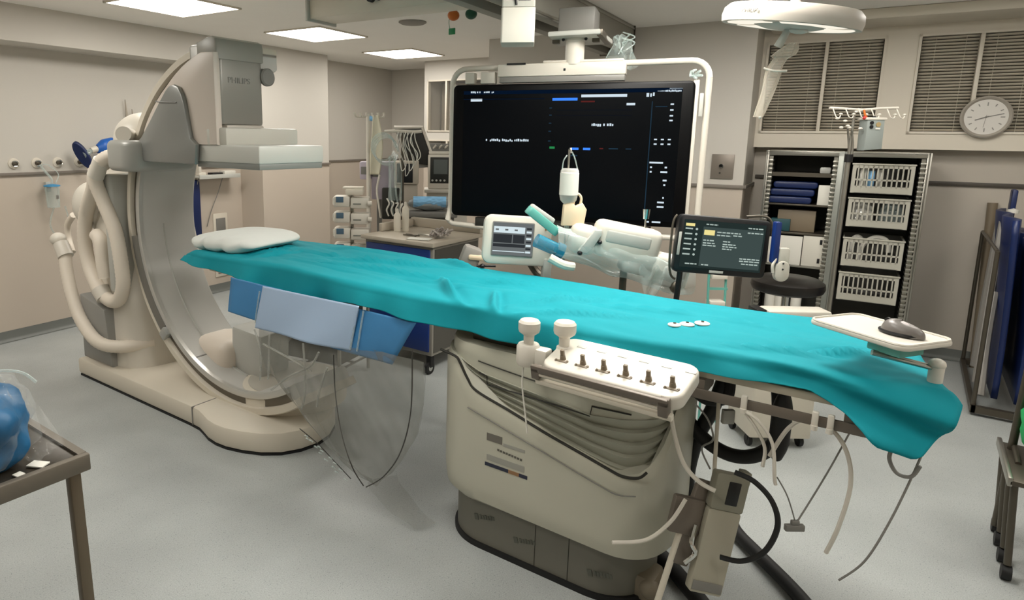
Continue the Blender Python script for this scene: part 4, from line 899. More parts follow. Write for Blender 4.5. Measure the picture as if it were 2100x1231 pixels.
# stool
e = thing('stool', 'round black upholstered stool in front of the steel shelving', 'stool', (-.56, 4.66, 0))
bm = new(); lathe(bm, [(0, .66), (.17, .66), (.205, .675), (.215, .70), (.21, .73), (.18, .75), (0, .755)], seg=48); obj('seat', bm, mat('black_vinyl', '#14110f', .35), e)
bm = new(); cyl(bm, (0, 0, .1), (0, 0, .66), .025); obj('column', bm, chrome, e)
bm = new()
for k in range(5):
    a = k*2*PI/5; tube(bm, [(0, 0, .11), (.1*math.cos(a), .1*math.sin(a), .09), (.2*math.cos(a), .2*math.sin(a), .065)], .014, 8)
obj('base_star', bm, chrome, e)
for k in range(5):
    a = k*2*PI/5; bm = new(); cyl(bm, (.2*math.cos(a)-.012, .2*math.sin(a), .027), (.2*math.cos(a)+.012, .2*math.sin(a), .027), .027); obj('caster', bm, rubber, e)

# ------------------------------------------------------------------ steel shelving with baskets
e = shelf = thing('steel_shelving', 'tall open steel shelving with notched uprights under the windows', 'shelving', (5.5, .02, 0), room=True)
SH = 1.548; DP = .40
def upright(y, w_=.035, notch=True):
    bm = new(); bx(bm, 0, .02, y-w_/2, y+w_/2, 0, SH, bev=.002); bx(bm, 0, DP, y-.004, y+.004, 0, SH); bx(bm, DP-.02, DP, y-w_/2, y+w_/2, 0, SH, bev=.002); obj('upright', bm, steel if w_ < .05 else mat('post_gray', '#8f918a', .35, metal=.4), shelf)
upright(.487, .022); upright(.0, .075); upright(-.478, .026)
def notches(y, z0=.05):
    bm = new(); k = 0; z = z0
    while z < SH-.05:
        bx(bm, -.006, .09, y-.016, y+.016, z, z+.014, bev=.002); z += .0315
    bx(bm, .02, .024, y-.012, y+.012, z0, SH-.04); obj('notched_runner', bm, steel, shelf)
    bm = new(); bx(bm, .026, .36, y-.013, y+.013, z0, SH-.04); obj('runner_back', bm, dark, shelf)
notches(.462); notches(.052); notches(-.450)
bm = new(); bx(bm, 0, DP, -.49, .498, SH-.018, SH, bev=.003); bx(bm, 0, .012, -.49, .498, SH-.035, SH, bev=.003); obj('top_panel', bm, steel, shelf)
bm = new(); bx(bm, .01, DP, -.48, .488, .06, .08); obj('bottom_panel', bm, steel_d, shelf)
bm = new(); bx(bm, DP-.006, DP, -.48, .488, .08, SH-.02); obj('back_panel', bm, mat('back_shade_gray', '#45433d', .6), shelf)  # panel colour darkened to paint the shade behind the basket slots
bm = new(); bx(bm, .02, DP, .06, .45, 1.372, 1.384, bev=.002); bx(bm, .018, .024, .06, .45, 1.36, 1.39); obj('shelf_panel', bm, steel_d, shelf)
bm = new(); bx(bm, .02, DP, .06, .45, 1.145, 1.157, bev=.002); obj('shelf_panel', bm, steel_d, shelf)
bm = new(); bx(bm, .02, DP, .06, .45, .685, .70, bev=.002); obj('shelf_panel', bm, steel, shelf)
bm = new(); bx(bm, .02, DP, .06, .45, .93, .945, bev=.002); obj('shelf_panel', bm, steel_d, shelf)
bkm = mat('basket_plastic', '#b2afa2', .4)
def basket(loc_, label, wid=.355, h=.205, dep=.34):
    b = thing('basket', label, 'basket', loc_, room=True, group='slotted white baskets in the steel shelving')
    bm = new(); w2 = wid/2; zs = [(0, .05), (.088, .10), (h-.03, h)]
    for z0, z1 in zs: bx(bm, 0, .004, -w2, w2, z0, z1)
    n_ = 12
    for k in range(n_+1):
        y = -w2+.006+(wid-.012)*k/n_; bx(bm, 0, .004, y-.0045, y+.0045, .04, h-.01)
    bx(bm, -.001, .005, -w2, -w2+.022, 0, h); bx(bm, -.001, .005, w2-.022, w2, 0, h)
    obj('front_grid', bm, bkm, b)
    for sg in (-1, 1):
        bm = new()
        for z0, z1 in zs: bx(bm, .004, dep, sg*w2-.002, sg*w2+.002, z0, z1)
        for k in range(11): x = .01+(dep-.02)*k/10; bx(bm, x-.006, x+.006, sg*w2-.002, sg*w2+.002, .04, h-.01)
        obj('side_grid', bm, gray_d, b)  # sides darker than the front, so shade inside is in the colour
    bm = new(); bx(bm, 0, dep, -w2, w2, 0, .004); bx(bm, dep-.004, dep, -w2, w2, 0, h); obj('basket_bottom', bm, gray_d, b)
    bm = new(); bx(bm, -.006, .01, -w2-.006, w2+.006, h-.008, h+.003, bev=.002); bx(bm, 0, dep, -w2-.006, -w2+.006, h-.006, h); bx(bm, 0, dep, w2-.006, w2+.006, h-.006, h); obj('rim', bm, bkm, b)
    return b
bz = [1.262, 1.022, .735, .483]
bl_ = ['topmost slotted white basket in the steel shelving, holding papers', 'second slotted white basket from the top, stuffed full of clear packs', 'third slotted white basket from the top, with curled tubing sticking out', 'lowest slotted white basket in the steel shelving, looking empty']
for z, l_ in zip(bz, bl_): basket((5.515, -.213, z), l_)
# contents
for k, (y, h_, m_) in enumerate(((-.10, .17, paper), (-.15, .15, lblue), (-.2, .16, paper))):
    e = tag(obj('paper_pack', (lambda b: (bx(b, -.01, .01, -.02, .02, 0, h_, bev=.003), b)[1])(new()), m_), ['white paper pack at the left in the topmost basket', 'bluish pack in the middle of the topmost basket', 'white paper pack at the right in the topmost basket'][k], 'pack'); e.location = rp(5.56, y, 1.268); e.rotation_euler = (0, .0, ROOM)
for k in range(2):
    bm = new(); y0_ = -.12-.18*k
    grid(bm, lambda u, v: ((v-.5)*.28, (u-.5)*.16, .18*math.sin(PI*u)**.3*math.sin(PI*v)**.3+.02*noise.noise(Vector((u*5, v*5, k)))), 20, 20)
    e = tag(obj('clear_pack', bm, plastic2 if k else film('pack_film', '#d8d6cc', .6), ang=40), ['bulging clear pack in the left half of the second basket', 'bulging clear pack in the right half of the second basket'][k], 'pack'); e.location = rp(5.69, y0_, 1.035); e.rotation_euler = (0, 0, ROOM)
bm = new(); tube(bm, [(0, .0, .0), (0, -.01, .12), (0, -.06, .19), (0, -.12, .20), (0, -.16, .17), (0, -.17, .1)], .016, 10); tube(bm, [(.03, .06, 0), (.02, .05, .15), (.02, .02, .19), (.02, -.02, .15)], .02, 10)
e = tag(obj('curled_tubing', bm, paper), 'white curled tubing sticking up out of the third basket', 'tubing'); e.location = rp(5.6, -.14, .745); e.rotation_euler = (0, 0, ROOM)
# left bay
for k in range(3):
    bm = new(); rbox(bm, -.16, .13, 0, .05, 0, .28, .02, .008)
    o = tag(obj('folded_fabric', bm, navy, ang=50), ['lowest folded navy cloth in the left shelving bay, its front edge pale blue', 'middle folded navy cloth in the left shelving bay', 'top folded navy cloth, right under the upper shelf'][k], 'folded cloth', 'folded navy cloths'); o.location = rp(5.54+.012*k, .325-.015*k, 1.159+.056*k); o.rotation_euler = (0, 0, ROOM-PI/2)
def sbox(name, lab, cat, X, Y, z, dx, dy, dz, m_, bev=.004, rot=0.):
    bm = new(); bx(bm, -dx/2, dx/2, -dy/2, dy/2, 0, dz, bev=bev); o = tag(obj(name, bm, m_), lab, cat); o.location = rp(X, Y, z); o.rotation_euler = (0, 0, ROOM+rot); return o
sbox('white_card', 'blank white card standing at the right of the navy cloths in the shelving', 'card', 5.535, .115, 1.159, .01, .085, .145, paper, .001)
sbox('beige_box', 'beige flat box on the middle left shelf under the navy cloths', 'box', 5.68, .28, .947, .2, .25, .16, amber)
sbox('teal_box', 'dark teal box standing on the middle left shelf behind the white boards', 'box', 5.60, .38, .947, .1, .13, .09, mat('dark_teal', '#1d4a50', .5))
sbox('white_board', 'large pale document board in the lower left shelving bay', 'board', 5.53, .33, .702, .02, .22, .215, paper, .002)
sbox('white_file', 'white file box with two black finger holes in the lower left bay', 'box', 5.57, .145, .702, .1, .14, .225, mat('file_white', '#cdc9bd', .5), .003)
for (y, z) in ((.10, .87), (.105, .73)):
    o = sbox('finger_hole', 'x', 'x', 5.518, y, z, .004, .016, .035, black, .001)
    p_ = [q for q in bpy.data.objects if q.name.startswith('white_file')][0]; mw = Matrix.Translation(o.location)@Matrix.Rotation(ROOM, 4, 'Z'); 
    o.parent = p_; pm = Matrix.Translation(p_.location)@Matrix.Rotation(ROOM, 4, 'Z'); lm = pm.inverted()@mw; o.location = lm.to_translation(); o.rotation_euler = (0, 0, 0)
    del o['label']; del o['category']
for k, (y, m_, l_) in enumerate(((.40, green_p, 'green bottle cap item low in the left bay beside the stool'), (.33, red_p, 'left red-topped bottle low in the shelving behind the stool'), (.22, red_p, 'right red-topped bottle low in the shelving behind the stool'))):
    e = thing('bottle', l_, 'bottle', (5.62, y, .08), room=True)
    bm = new(); lathe(bm, [(0, 0), (.035, 0), (.036, .38), (.014, .44), (.014, .46), (0, .46)], seg=20); obj('bottle_body', bm, paper, e)
    bm = new(); lathe(bm, [(0, .46), (.018, .46), (.018, .5), (0, .5)], seg=16); obj('cap', bm, m_, e)
sbox('clear_cup', 'small pale plastic cup at the right end of the upper shelf', 'cup', 5.60, .13, 1.386, .05, .07, .045, gray_p, .01)

# wall clock
e = thing('wall_clock', 'round white wall clock with gray rim hanging over the right window', 'clock', (5.925, -.765, 1.795), room=True)
rc = Matrix.Rotation(-PI/2, 4, 'Y')
bm = new(); lathe(bm, [(.0, -.01), (.135, -.01), (.142, .0), (.142, .018), (.132, .026), (.124, .02), (.118, .012)], seg=56, mtx=rc); obj('rim', bm, mat('clock_rim', '#a49d92', .5), e)
bm = new(); lathe(bm, [(0, .010), (.12, .010), (.12, .012), (0, .013)], seg=48, mtx=rc); obj('dial', bm, mat('dial_white', '#d6d2cb', .5), e)
for k in range(12):
    bm = new(); a = k*PI/6; mm = Matrix.Rotation(a, 4, 'X'); L_ = .018 if k % 3 else .024
    bx(bm, -.0145, -.0135, -.003, .003, .10-L_, .10, mtx=mm); obj('hour_mark', bm, MATS.get('mark_gray') or mat('mark_gray', '#8b8983', .5), e)
def hand(nm, clockdeg, L_, wd, x):
    bm = new(); bx(bm, x-.001, x, -wd/2, wd/2, -.015, L_, mtx=Matrix.Rotation(math.radians(clockdeg), 4, 'X')); obj(nm, bm, gray_d, e)
hand('minute_hand', 76, .095, .005, -.0155); hand('hour_hand', 250, .062, .007, -.0145)
hand('second_hand', 187, .07, .002, -.0165)
bm = new(); sph(bm, (-.016, 0, 0), .006); obj('hub', bm, gray_d, e)

# switch plate on column
e = thing('key_switch', 'gray square steel plate with a key switch on the wall column', 'switch', (5.549, .815, 1.32), room=True)
bm = new(); bx(bm, -.012, 0, -.078, .085, 0, .19, bev=.003); obj('plate', bm, mat('plate_gray', '#857c72', .4, metal=.3), e)
bm = new(); lathe(bm, [(0, 0), (.018, 0), (.016, .014), (0, .016)], seg=20, mtx=Matrix.Translation((-.012, .01, .10))@rc); obj('switch_knob', bm, chrome, e)
bm = new(); lathe(bm, [(0, 0), (.007, 0), (.006, .006), (0, .007)], seg=14, mtx=Matrix.Translation((-.012, .018, .045))@rc); obj('key_hole', bm, dark, e)

# IV stand in front of the shelving
e = thing('iv_stand', 'white hooked infusion stand with a gray box in front of the steel shelving', 'infusion stand', (-.335, 4.93, 0), VA)
bm = new(); cyl(bm, (0, 0, .05), (0, 0, 1.50), .014); cyl(bm, (0, 0, 1.45), (0, 0, 1.80), .008); obj('pole', bm, steel, e)
bm = new(); cyl(bm, (0, 0, 1.49), (0, 0, 1.54), .024); obj('height_clamp', bm, black, e)
bm = new(); tube(bm, [(-.16, 0, 1.825), (-.08, 0, 1.822), (.05, 0, 1.815), (.15, .0, 1.825), (.27, 0, 1.83)], .008, 8, sm=False); tube(bm, [(.0, 0, 1.8), (.05, 0, 1.815)], .008, 8); obj('hook_bar', bm, white_p, e)
for x in (-.14, -.06, .02, .1, .2, .26):
    bm = new(); tube(bm, [(x, 0, 1.825), (x, -.02, 1.80), (x+.01, -.03, 1.77), (x+.03, -.03, 1.765), (x+.04, -.025, 1.785)], .0035, 6); sph(bm, (x+.04, -.025, 1.787), .009, (1.3, 1, .8)); obj('hook', bm, white_p, e)
for x, z in ((-.12, 1.76), (-.07, 1.745), (-.05, 1.715), (-.04, 1.705), (-.09, 1.705), (.03, 1.70)):
    bm = new(); sph(bm, (x, -.03, z), .010, (1.3, 1, .8)); obj('hook_tip', bm, white_p, e)
bm = new(); tube(bm, [(.045, -.02, 1.815), (.05, -.03, 1.78), (.07, -.03, 1.76)], .006, 8); obj('orange_strap', bm, orange_p, e)
bm = new(); sph(bm, (.045, -.035, 1.765), .012); obj('red_cap', bm, red_p, e)
bm = new(); sph(bm, (.105, -.035, 1.765), .012); obj('black_cap', bm, black, e)
bm = new(); tube(bm, [(-.03, 0, 1.70), (-.01, 0, 1.6), (.0, .0, 1.5)], .006, 8); tube(bm, [(-.01, -.01, 1.69), (.01, -.01, 1.6), (.01, -.01, 1.53)], .006, 8); obj('side_rod', bm, steel, e)
bm = new()
for k in range(5):
    a = k*2*PI/5+.3; tube(bm, [(0, 0, .08), (.2*math.cos(a), .2*math.sin(a), .05)], .012, 8, sm=False)
obj('base_star', bm, steel, e)
for k in range(5):
    a = k*2*PI/5+.3; bm = new(); cyl(bm, (.2*math.cos(a)-.01, .2*math.sin(a), .022), (.2*math.cos(a)+.01, .2*math.sin(a), .022), .022); obj('caster', bm, rubber, e)
bm = new(); prism(bm, [(.055, 1.755), (.165, 1.765), (.17, 1.575), (.06, 1.565)], -.05, .03, bev=.008, mtx=Matrix(((1, 0, 0, 0), (0, 0, 1, 0), (0, 1, 0, 0), (0, 0, 0, 1)))); pb = obj('gray_box', bm, mat('box_gray', '#8c938f', .4), e)
bm = new(); bx(bm, .045, .175, -.055, .035, 1.752, 1.768, bev=.005, mtx=Matrix()); obj('box_lid', bm, white_p, pb)
for z in (1.735, 1.71):
    bm = new(); cyl(bm, (.082, -.052, z), (.082, -.056, z), .011); obj('dark_port', bm, black, pb)
bm = new(); cyl(bm, (.125, -.052, 1.725), (.125, -.054, 1.725), .015); obj('sticker', bm, mat('sticker_tan', '#a08c62', .5), pb)
bm = new(); bx(bm, .11, .138, -.054, -.051, 1.695, 1.705); obj('small_label', bm, paper, pb)

# ------------------------------------------------------------------ far left corner equipment
YA = math.radians(36.8)
# infusion pump tower
e = thing('infusion_pump_tower', 'stack of small white infusion pumps in two columns beside the wall pillar', 'infusion pumps', (-3.40, 3.45, 0), YA)
for c_, (x0, x1) in enumerate(((-.02, .10), (.105, .245))):
    for k in range(4):
        z = 1.10-.118*k-(0.01 if c_ else 0)
        p_ = bm = new(); bx(bm, x0, x1, -.04, .08, z, z+.082, bev=.012); pm_ = obj('pump', bm, white_p, e)
        bm = new(); bx(bm, x0+.02, x0+.075, -.043, -.039, z+.035, z+.078, bev=.003) if not c_ else bx(bm, x0+.02, x0+.08, -.043, -.039, z+.03, z+.04, bev=.002); obj('pump_screen', bm, mat('pump_lcd%d%d' % (c_, k), '#51697c' if c_ == 0 else '#77776f', .3), pm_)
        bm = new(); cyl(bm, (x0+.004, -.05, z+.02), (x0+.004, -.05, z+.07), .008) if not c_ else cyl(bm, (x1-.01, -.045, z+.04), (x1+.02, -.045, z+.04), .018); obj('pump_handle', bm, white_p, pm_)
bm = new(); bx(bm, .07, .20, -.05, .06, 1.19, 1.235, bev=.01); bx(bm, .05, .20, -.04, .05, 1.235, 1.25, bev=.004); obj('top_unit', bm, cream_p, e)
bm = new(); cyl(bm, (.1, .09, .06), (.1, .09, 1.25), .016); bx(bm, -.1, .3, .04, .22, .06, .10, bev=.02); obj('tower_stand', bm, steel, e)
for x in (-.07, .27):
    for y in (.06, .20):
        bm = new(); cyl(bm, (x-.01, y, .03), (x+.01, y, .03), .03); obj('caster', bm, rubber, e)
# white IV pole with yellow tinted bag
e = thing('infusion_pole', 'white infusion pole with a ring of hooks and long creamy bag in the corner', 'infusion stand', (-3.45, 3.86, 0), YA)
bm = new(); cyl(bm, (0, 0, .05), (0, 0, 1.79), .017); obj('pole', bm, white_p, e)
for k in range(6):
    x = -.10+k*.045; bm = new(); tube(bm, [(x*.3, 0, 1.77), (x*.8, 0, 1.765), (x, -.01, 1.775), (x-.004, -.012, 1.80)], .009, 6); obj('hook', bm, white_p, e)
bm = new(); cyl(bm, (.012, -.0, 1.755), (.05, -.0, 1.755), .02); obj('blue_joint', bm, lblue, e)
bm = new(); grid(bm, lambda u, v: (.06+.045*(u-.5)*(1+1.2*math.sin(PI*v*.8))+.01*math.sin(v*4), -.02+.012*math.sin(PI*u), 1.78-.46*v), 12, 24); obj('cream_bag', bm, mat('cream_film', '#d9d3bd', .5), e, solid=.01)
bm = new(); tube(bm, [(.09, -.03, 1.32), (.07, -.04, 1.2), (.085, -.05, 1.08), (.10, -.04, .98)], .008, 8); obj('hanging_line', bm, white_p, e)
bm = new(); bx(bm, -.06, .06, -.06, .06, .0, .06, bev=.015); obj('base', bm, steel, e)
e2 = thing('lilac_pump', 'lilac gray boxy pump module clamped behind the white infusion pole', 'pump', (-3.45, 3.86, 0), YA)
bm = new(); bx(bm, .02, .20, .02, .16, 1.12, 1.42, bev=.012); bx(bm, -.07, .02, .0, .1, 1.28, 1.42, bev=.01); obj('module', bm, lilac, e2)
bm = new(); bx(bm, -.06, .0, -.003, .001, 1.32, 1.38, bev=.002); bx(bm, .03, .08, .016, .021, 1.30, 1.38, bev=.002); obj('dark_window', bm, gray_d, e2)
bm = new(); bx(bm, .06, .10, .08, .12, .04, 1.13); bx(bm, .03, .13, .06, .16, 0.0, .04, bev=.01); obj('stand', bm, gray_d, e2)
# blue-fronted trolley
tr = thing('drawer_trolley', 'navy drawer trolley with a beige worktop behind the drape', 'trolley', (-2.78, 3.68, 0), 0)
bm = new(); bx(bm, -.30, .30, -.27, .30, .14, .90, bev=.006); obj('trolley_body', bm, mat('body_gray', '#87837a', .5), tr)
bm = new(); bx(bm, .298, .304, -.25, .28, .16, .88); obj('side_panel', bm, mat('side_dark', '#4c4a44', .5), tr)
bm = new(); bx(bm, -.32, .32, -.30, .32, .90, .93, bev=.006); bx(bm, -.32, .32, .28, .32, .93, 1.0, bev=.006); bx(bm, -.32, -.29, -.1, .32, .93, .99, bev=.006); obj('worktop', bm, worktop, tr)
for k, (z0, z1) in enumerate(((.66, .88), (.42, .64), (.17, .40))):
    bm = new(); bx(bm, -.28, .28, -.285, -.268, z0, z1, bev=.004); d_ = obj('drawer', bm, navy_b, tr)
    bm = new(); bx(bm, -.09, .11, -.30, -.283, z1-.09, z1-.065, bev=.004); obj('handle', bm, steel, d_)
for x in (-.26, .26):
    for y in (-.24, .26):
        bm = new(); cyl(bm, (x-.012, y, .045), (x+.012, y, .045), .045); bx(bm, x-.018, x+.018, y-.01, y+.03, .05, .14); c_ = obj('caster', bm, rubber, tr)
        bm = new(); cyl(bm, (x-.014, y, .045), (x+.014, y, .045), .022); obj('caster_hub', bm, chrome, c_)
def small(name, lab, cat, loc_, fn, m_, rot=0., grp=None):
    bm = new(); fn(bm); o = tag(obj(name, bm, m_), lab, cat, grp); o.location = loc_; o.rotation_euler = (0, 0, rot); return o
for i, (x, y, h_, l_) in enumerate(((-2.99, 3.66, .12, 'shorter cream bottle on the drawer trolley'), (-2.945, 3.70, .17, 'taller cream bottle on the drawer trolley'))):
    e = thing('cream_bottle', l_, 'bottle', (x, y, .931))
    bm = new(); lathe(bm, [(0, 0), (.026, 0), (.026, h_), (.012, h_+.02), (0, h_+.02)], seg=20); obj('bottle_body', bm, cream_p, e)
    bm = new(); lathe(bm, [(0, h_+.02), (.012, h_+.02), (.009, h_+.045), (0, h_+.05)], seg=14); obj('cap', bm, white_p, e)
small('instrument_tangle', 'tangle of clear tubing and cuffs at the right end of the trolley worktop', 'tubing', (-2.56, 3.62, .94), lambda b: [tube(b, [(random.uniform(-.06, .06), random.uniform(-.08, .08), random.uniform(0, .02)), (random.uniform(-.06, .06), random.uniform(-.08, .08), random.uniform(.02, .07)), (random.uniform(-.06, .06), random.uniform(-.08, .08), random.uniform(0, .03))], .007, 6) for _ in range(12)], mat('tangle', '#a89f98', .35))
small('scissors', 'dark scissors lying on the trolley worktop', 'scissors', (-2.76, 3.52, .935), lambda b: [tube(b, [(-.06, 0, .004), (0, .01, .004), (.06, .03, .004)], .005, 6), tube(b, [(-.06, .03, .004), (0, .01, .008), (.06, -.01, .004)], .005, 6)], steel_d)
small('gauze_pack', 'flat white gauze pack at the front of the trolley worktop', 'gauze pack', (-2.62, 3.46, .932), lambda b: bx(b, -.09, .07, -.04, .04, 0, .008, bev=.003), paper, .3)
small('forceps', 'steel forceps in the middle of the trolley worktop', 'forceps', (-2.68, 3.60, .934), lambda b: tube(b, [(-.07, 0, .004), (0, .012, .006), (.07, .0, .004)], .005, 6), steel)
# blue pouch behind
e = thing('blue_pouch', 'gray bag with light blue plastic wrap behind the trolley bottles', 'bag', (-3.08, 4.18, 1.09), YA)
def blob(rx, ry, rz, sd, f=4, a_=.15):
    def fn(u, v):
        a = 2*PI*u; b = -PI/2+PI*v; d = 1+a_*noise.noise(Vector((math.cos(a)*math.cos(b)*f, math.sin(a)*math.cos(b)*f, math.sin(b)*f+sd)))
        return (rx*d*math.cos(b)*math.cos(a), ry*d*math.cos(b)*math.sin(a), rz*d*math.sin(b))
    return fn
bm = new(); grid(bm, blob(.17, .1, .055, 2), 40, 20, closed_u=True); bmesh.ops.remove_doubles(bm, verts=bm.verts, dist=1e-4); obj('bag_body', bm, mat('silver_gray', '#9ea2a2', .4, bump=.2), e, ang=180)
bm = new(); grid(bm, lambda u, v: (-.13+.26*u, -.075-.03*math.sin(PI*v)+.008*noise.noise(Vector((u*9, v*9, 0))), -.02+.085*v), 30, 16); obj('blue_wrap', bm, lblue, e, ang=180)
bm = new(); bx(bm, -.2, .22, -.12, .14, -.10, -.055, bev=.01); bx(bm, -.18, .2, -.02, .12, -1.09, -.10, bev=.01); obj('support_cart', bm, gray_d, e)
# cable rack
e = thing('cable_rack', 'bent rail hung with looped leads and clear tubing above the trolley', 'cable holder', (-3.22, 3.97, 0), YA)
bm = new(); tube(bm, [(-.12, 0, 1.655), (-.02, 0, 1.66), (.1, 0, 1.655), (.17, .0, 1.66)], .012, 8); obj('rail', bm, white_p, e)
bm = new(); cyl(bm, (.02, .03, .03), (.02, .03, 1.655), .012); bx(bm, -.04, .08, -.03, .09, 0, .04, bev=.01); obj('stand', bm, steel_d, e)
for k in range(5):
    x = -.01+k*.028; ln = .34-.04*abs(k-1); bm = new(); w_ = .02+.008*(k % 2)
    tube(bm, [(x, -.02, 1.655), (x-w_, -.025, 1.655-ln*.35), (x+w_*.6+k*.006, -.03, 1.655-ln*.75), (x+.03, -.03, 1.655-ln), (x+.06, -.03, 1.655-ln*.8), (x+.02, -.02, 1.655-ln*.3), (x+.012, -.01, 1.65)], .0042, 6); obj('lead_loop', bm, [paper, gray_p][k % 2], e)
bm = new()
for k in range(4): tube(bm, [(-.13+.09*math.cos(a*.5)+.01*k, -.02-.006*k, 1.54+.105*math.sin(a*.5)-.012*k) for a in range(13)], .007, 6, k=3)
tube(bm, [(-.08, -.02, 1.47), (-.07, -.02, 1.2), (-.05, -.02, 1.0)], .008, 6); tube(bm, [(-.04, -.02, 1.47), (-.03, -.02, 1.2), (.01, -.02, 1.0)], .008, 6); obj('clear_tubing', bm, plastic2, e)
bm = new(); grid(bm, lambda u, v: (-.09+.11*u, -.01+.015*math.sin(8*u+3*v), 1.42-.30*v), 14, 20); obj('clear_bag', bm, plastic2, e, ang=180)
for k in range(4):
    bm = new(); x = -.1+.035*k; tube(bm, [(x, -.03, 1.14-.02*k), (x+.02, -.04, 1.10), (x, -.04, 1.05), (x+.015, -.03, 1.0)], .006, 6); obj('clip_lead', bm, paper, e)
bm = new(); bx(bm, -.14, -.0, .0, .03, .97, 1.22, bev=.01); obj('dark_cover', bm, dark, e)
# tilted screen (black back, white edge)
e = thing('tilted_monitor', 'large black slanted screen with a white edge behind the hanging leads', 'monitor', (-3.65, 4.42, 1.28), YA)
q = [(.02, .41), (.26, .41), (.37, .10), (.14, .09)]
bm = new(); prism(bm, [(.045, .38), (.235, .40), (.345, .085), (.13, .12)], -.02, .0, bev=.003, mtx=XZ(0)); obj('screen', bm, mat('dark_screen', '#17150f', .5), e)
bm = new(); tube(bm, [(.0, -.015, .415), (.245, -.015, .42), (.365, -.015, .10), (.35, -.015, -.06)], .014, 8, sm=False); obj('white_frame', bm, white_p, e)
bm = new(); prism(bm, [(.0, .42), (.245, .42), (.365, .08), (.13, .06)], .003, .03, bev=.004, mtx=XZ(0)); cyl(bm, (.34, .02, -.1), (.30, .02, -1.25), .02); bx(bm, .2, .42, -.06, .12, -1.28, -1.23, bev=.01); obj('back_shell', bm, gray_d, e)
# small monitors
e = thing('small_monitor', 'small white-cased monitor with a black screen under the slanted screen', 'monitor', (-3.423, 4.30, 1.18), YA)
bm = new(); bx(bm, -.10, .11, 0, .12, .04, .235, bev=.008); bx(bm, -.09, .10, .02, .2, -.25, .04, bev=.01); obj('case', bm, mat('aged_white', '#b9b0a0', .5), e)
bm = new(); bx(bm, -.075, .06, -.003, .001, .055, .215, bev=.002); obj('screen', bm, black, e)
bm = new(); bx(bm, -.08, .1, .04, .18, -1.18, -.25, bev=.01); obj('cabinet', bm, gray_p, e)
e = thing('patient_monitor', 'white patient monitor with dark screen and round buttons left of the display frame', 'monitor', (-3.29, 4.62, 1.17), YA)
bm = new(); bx(bm, -.11, .24, 0, .12, .0, .30, bev=.012); obj('case', bm, white_p, e)
bm = new(); bx(bm, -.09, .22, -.003, .001, .05, .275, bev=.002); obj('front', bm, mat('dark_front', '#262622', .4), e)
bm = new(); bx(bm, -.06, .06, -.005, -.002, .13, .255); obj('screen', bm, mat('gray_screen', '#5d625f', .3), e)
for k in range(4):
    bm = new(); cyl(bm, (-.07+k*.035, -.003, .075), (-.07+k*.035, -.008, .075), .009); obj('button', bm, gray_p, e)
bm = new(); bx(bm, -.14, .26, -.05, .2, -.03, .0, bev=.005); bx(bm, -.12, .24, .02, .18, -1.17, -.03, bev=.01); obj('cart', bm, white_p, e)
e = thing('instrument_module', 'dark module with small white switches on top of the patient monitor', 'device', (-3.285, 4.64, 1.472), YA)
bm = new(); bx(bm, -.12, .23, 0, .1, .0, .025, bev=.003); obj('shelf_plate', bm, white_p, e)
bm = new(); bx(bm, -.11, .22, .02, .09, .025, .09, bev=.003); obj('module', bm, gray_d, e)
for k in range(4):
    bm = new(); cyl(bm, (-.08+k*.05, .02, .05), (-.08+k*.05+.02, -.01, .075), .008); obj('switch', bm, white_p, e)
# low dark cart seen through the plastic drape
e = thing('wire_cart', 'dark low wire cart under the table, seen through the clear drape', 'cart', (-3.13, 3.0, 0), .15)
bm = new()
for x in (-.28, .28):
    for y in (-.17, .17): cyl(bm, (x, y, .03), (x, y, .70), .012)
for z in (.12, .4, .66):
    for y in (-.17, 0, .17): cyl(bm, (-.28, y, z), (.28, y, z), .008)
    for x in (-.28, 0, .28): cyl(bm, (x, -.17, z), (x, .17, z), .008)
tube(bm, [(-.28, -.17, .12), (.28, -.17, .66)], .009, 6, sm=False)
obj('wire_frame', bm, steel, e)
bm = new(); bx(bm, -.26, .26, -.15, .15, .41, .64, bev=.02); bx(bm, -.26, .26, -.15, .15, .13, .38, bev=.02); obj('dark_contents', bm, dark, e)
bm = new(); bx(bm, .02, .07, -.19, -.165, .46, .5, bev=.006); obj('clip', bm, gray_p, e)

# ------------------------------------------------------------------ left wall
for k, (X, l_) in enumerate(((2.49, 'leftmost round gas outlet on the left wall'), (2.66, 'round gas outlet on the left wall with the suction line plugged in'), (2.825, 'round gas outlet on the left wall right of the suction line'), (3.0, 'round gas outlet half hidden behind the blue mask'))):
    e = thing('gas_outlet', l_, 'gas outlet', (X, 5.38, 1.38), room=True, group='round gas outlets on the left wall')
    rY = Matrix.Rotation(PI/2, 4, 'X')
    bm = new(); lathe(bm, [(0, 0), (.042, 0), (.04, .008), (.028, .012), (0, .012)], seg=28, mtx=rY); obj('outlet_plate', bm, frame_m, e)
    bm = new(); lathe(bm, [(0, .012), (.02, .012), (.018, .03), (.01, .034), (0, .034)], seg=20, mtx=rY); obj('socket', bm, steel_d, e)
    bm = new(); tube(bm, [(-.02, -.03, .016), (.0, -.036, .02), (.02, -.03, .008), (.016, -.03, -.016), (-.012, -.03, -.02)], .005, 6); obj('release_ring', bm, chrome, e)
e = thing('suction_jar', 'clear suction jar with a blue lid hanging below the gas outlets', 'suction jar', (2.72, 5.3, 1.03), room=True)
bm = new(); lathe(bm, [(0, 0), (.045, 0), (.052, .15), (.052, .17)], seg=28); obj('jar', bm, plastic2, e)
bm = new(); lathe(bm, [(0, .185), (.02, .185), (.058, .178), (.06, .168), (.0, .166)], seg=28); obj('blue_lid', bm, mat('lid_blue', '#3c8fbf', .4), e)
bm = new(); tube(bm, [(-.0, 0, .185), (-.0, .0, .23), (-.03, .03, .29), (-.05, .05, .34)], .009, 8); obj('connector', bm, plastic2, e)
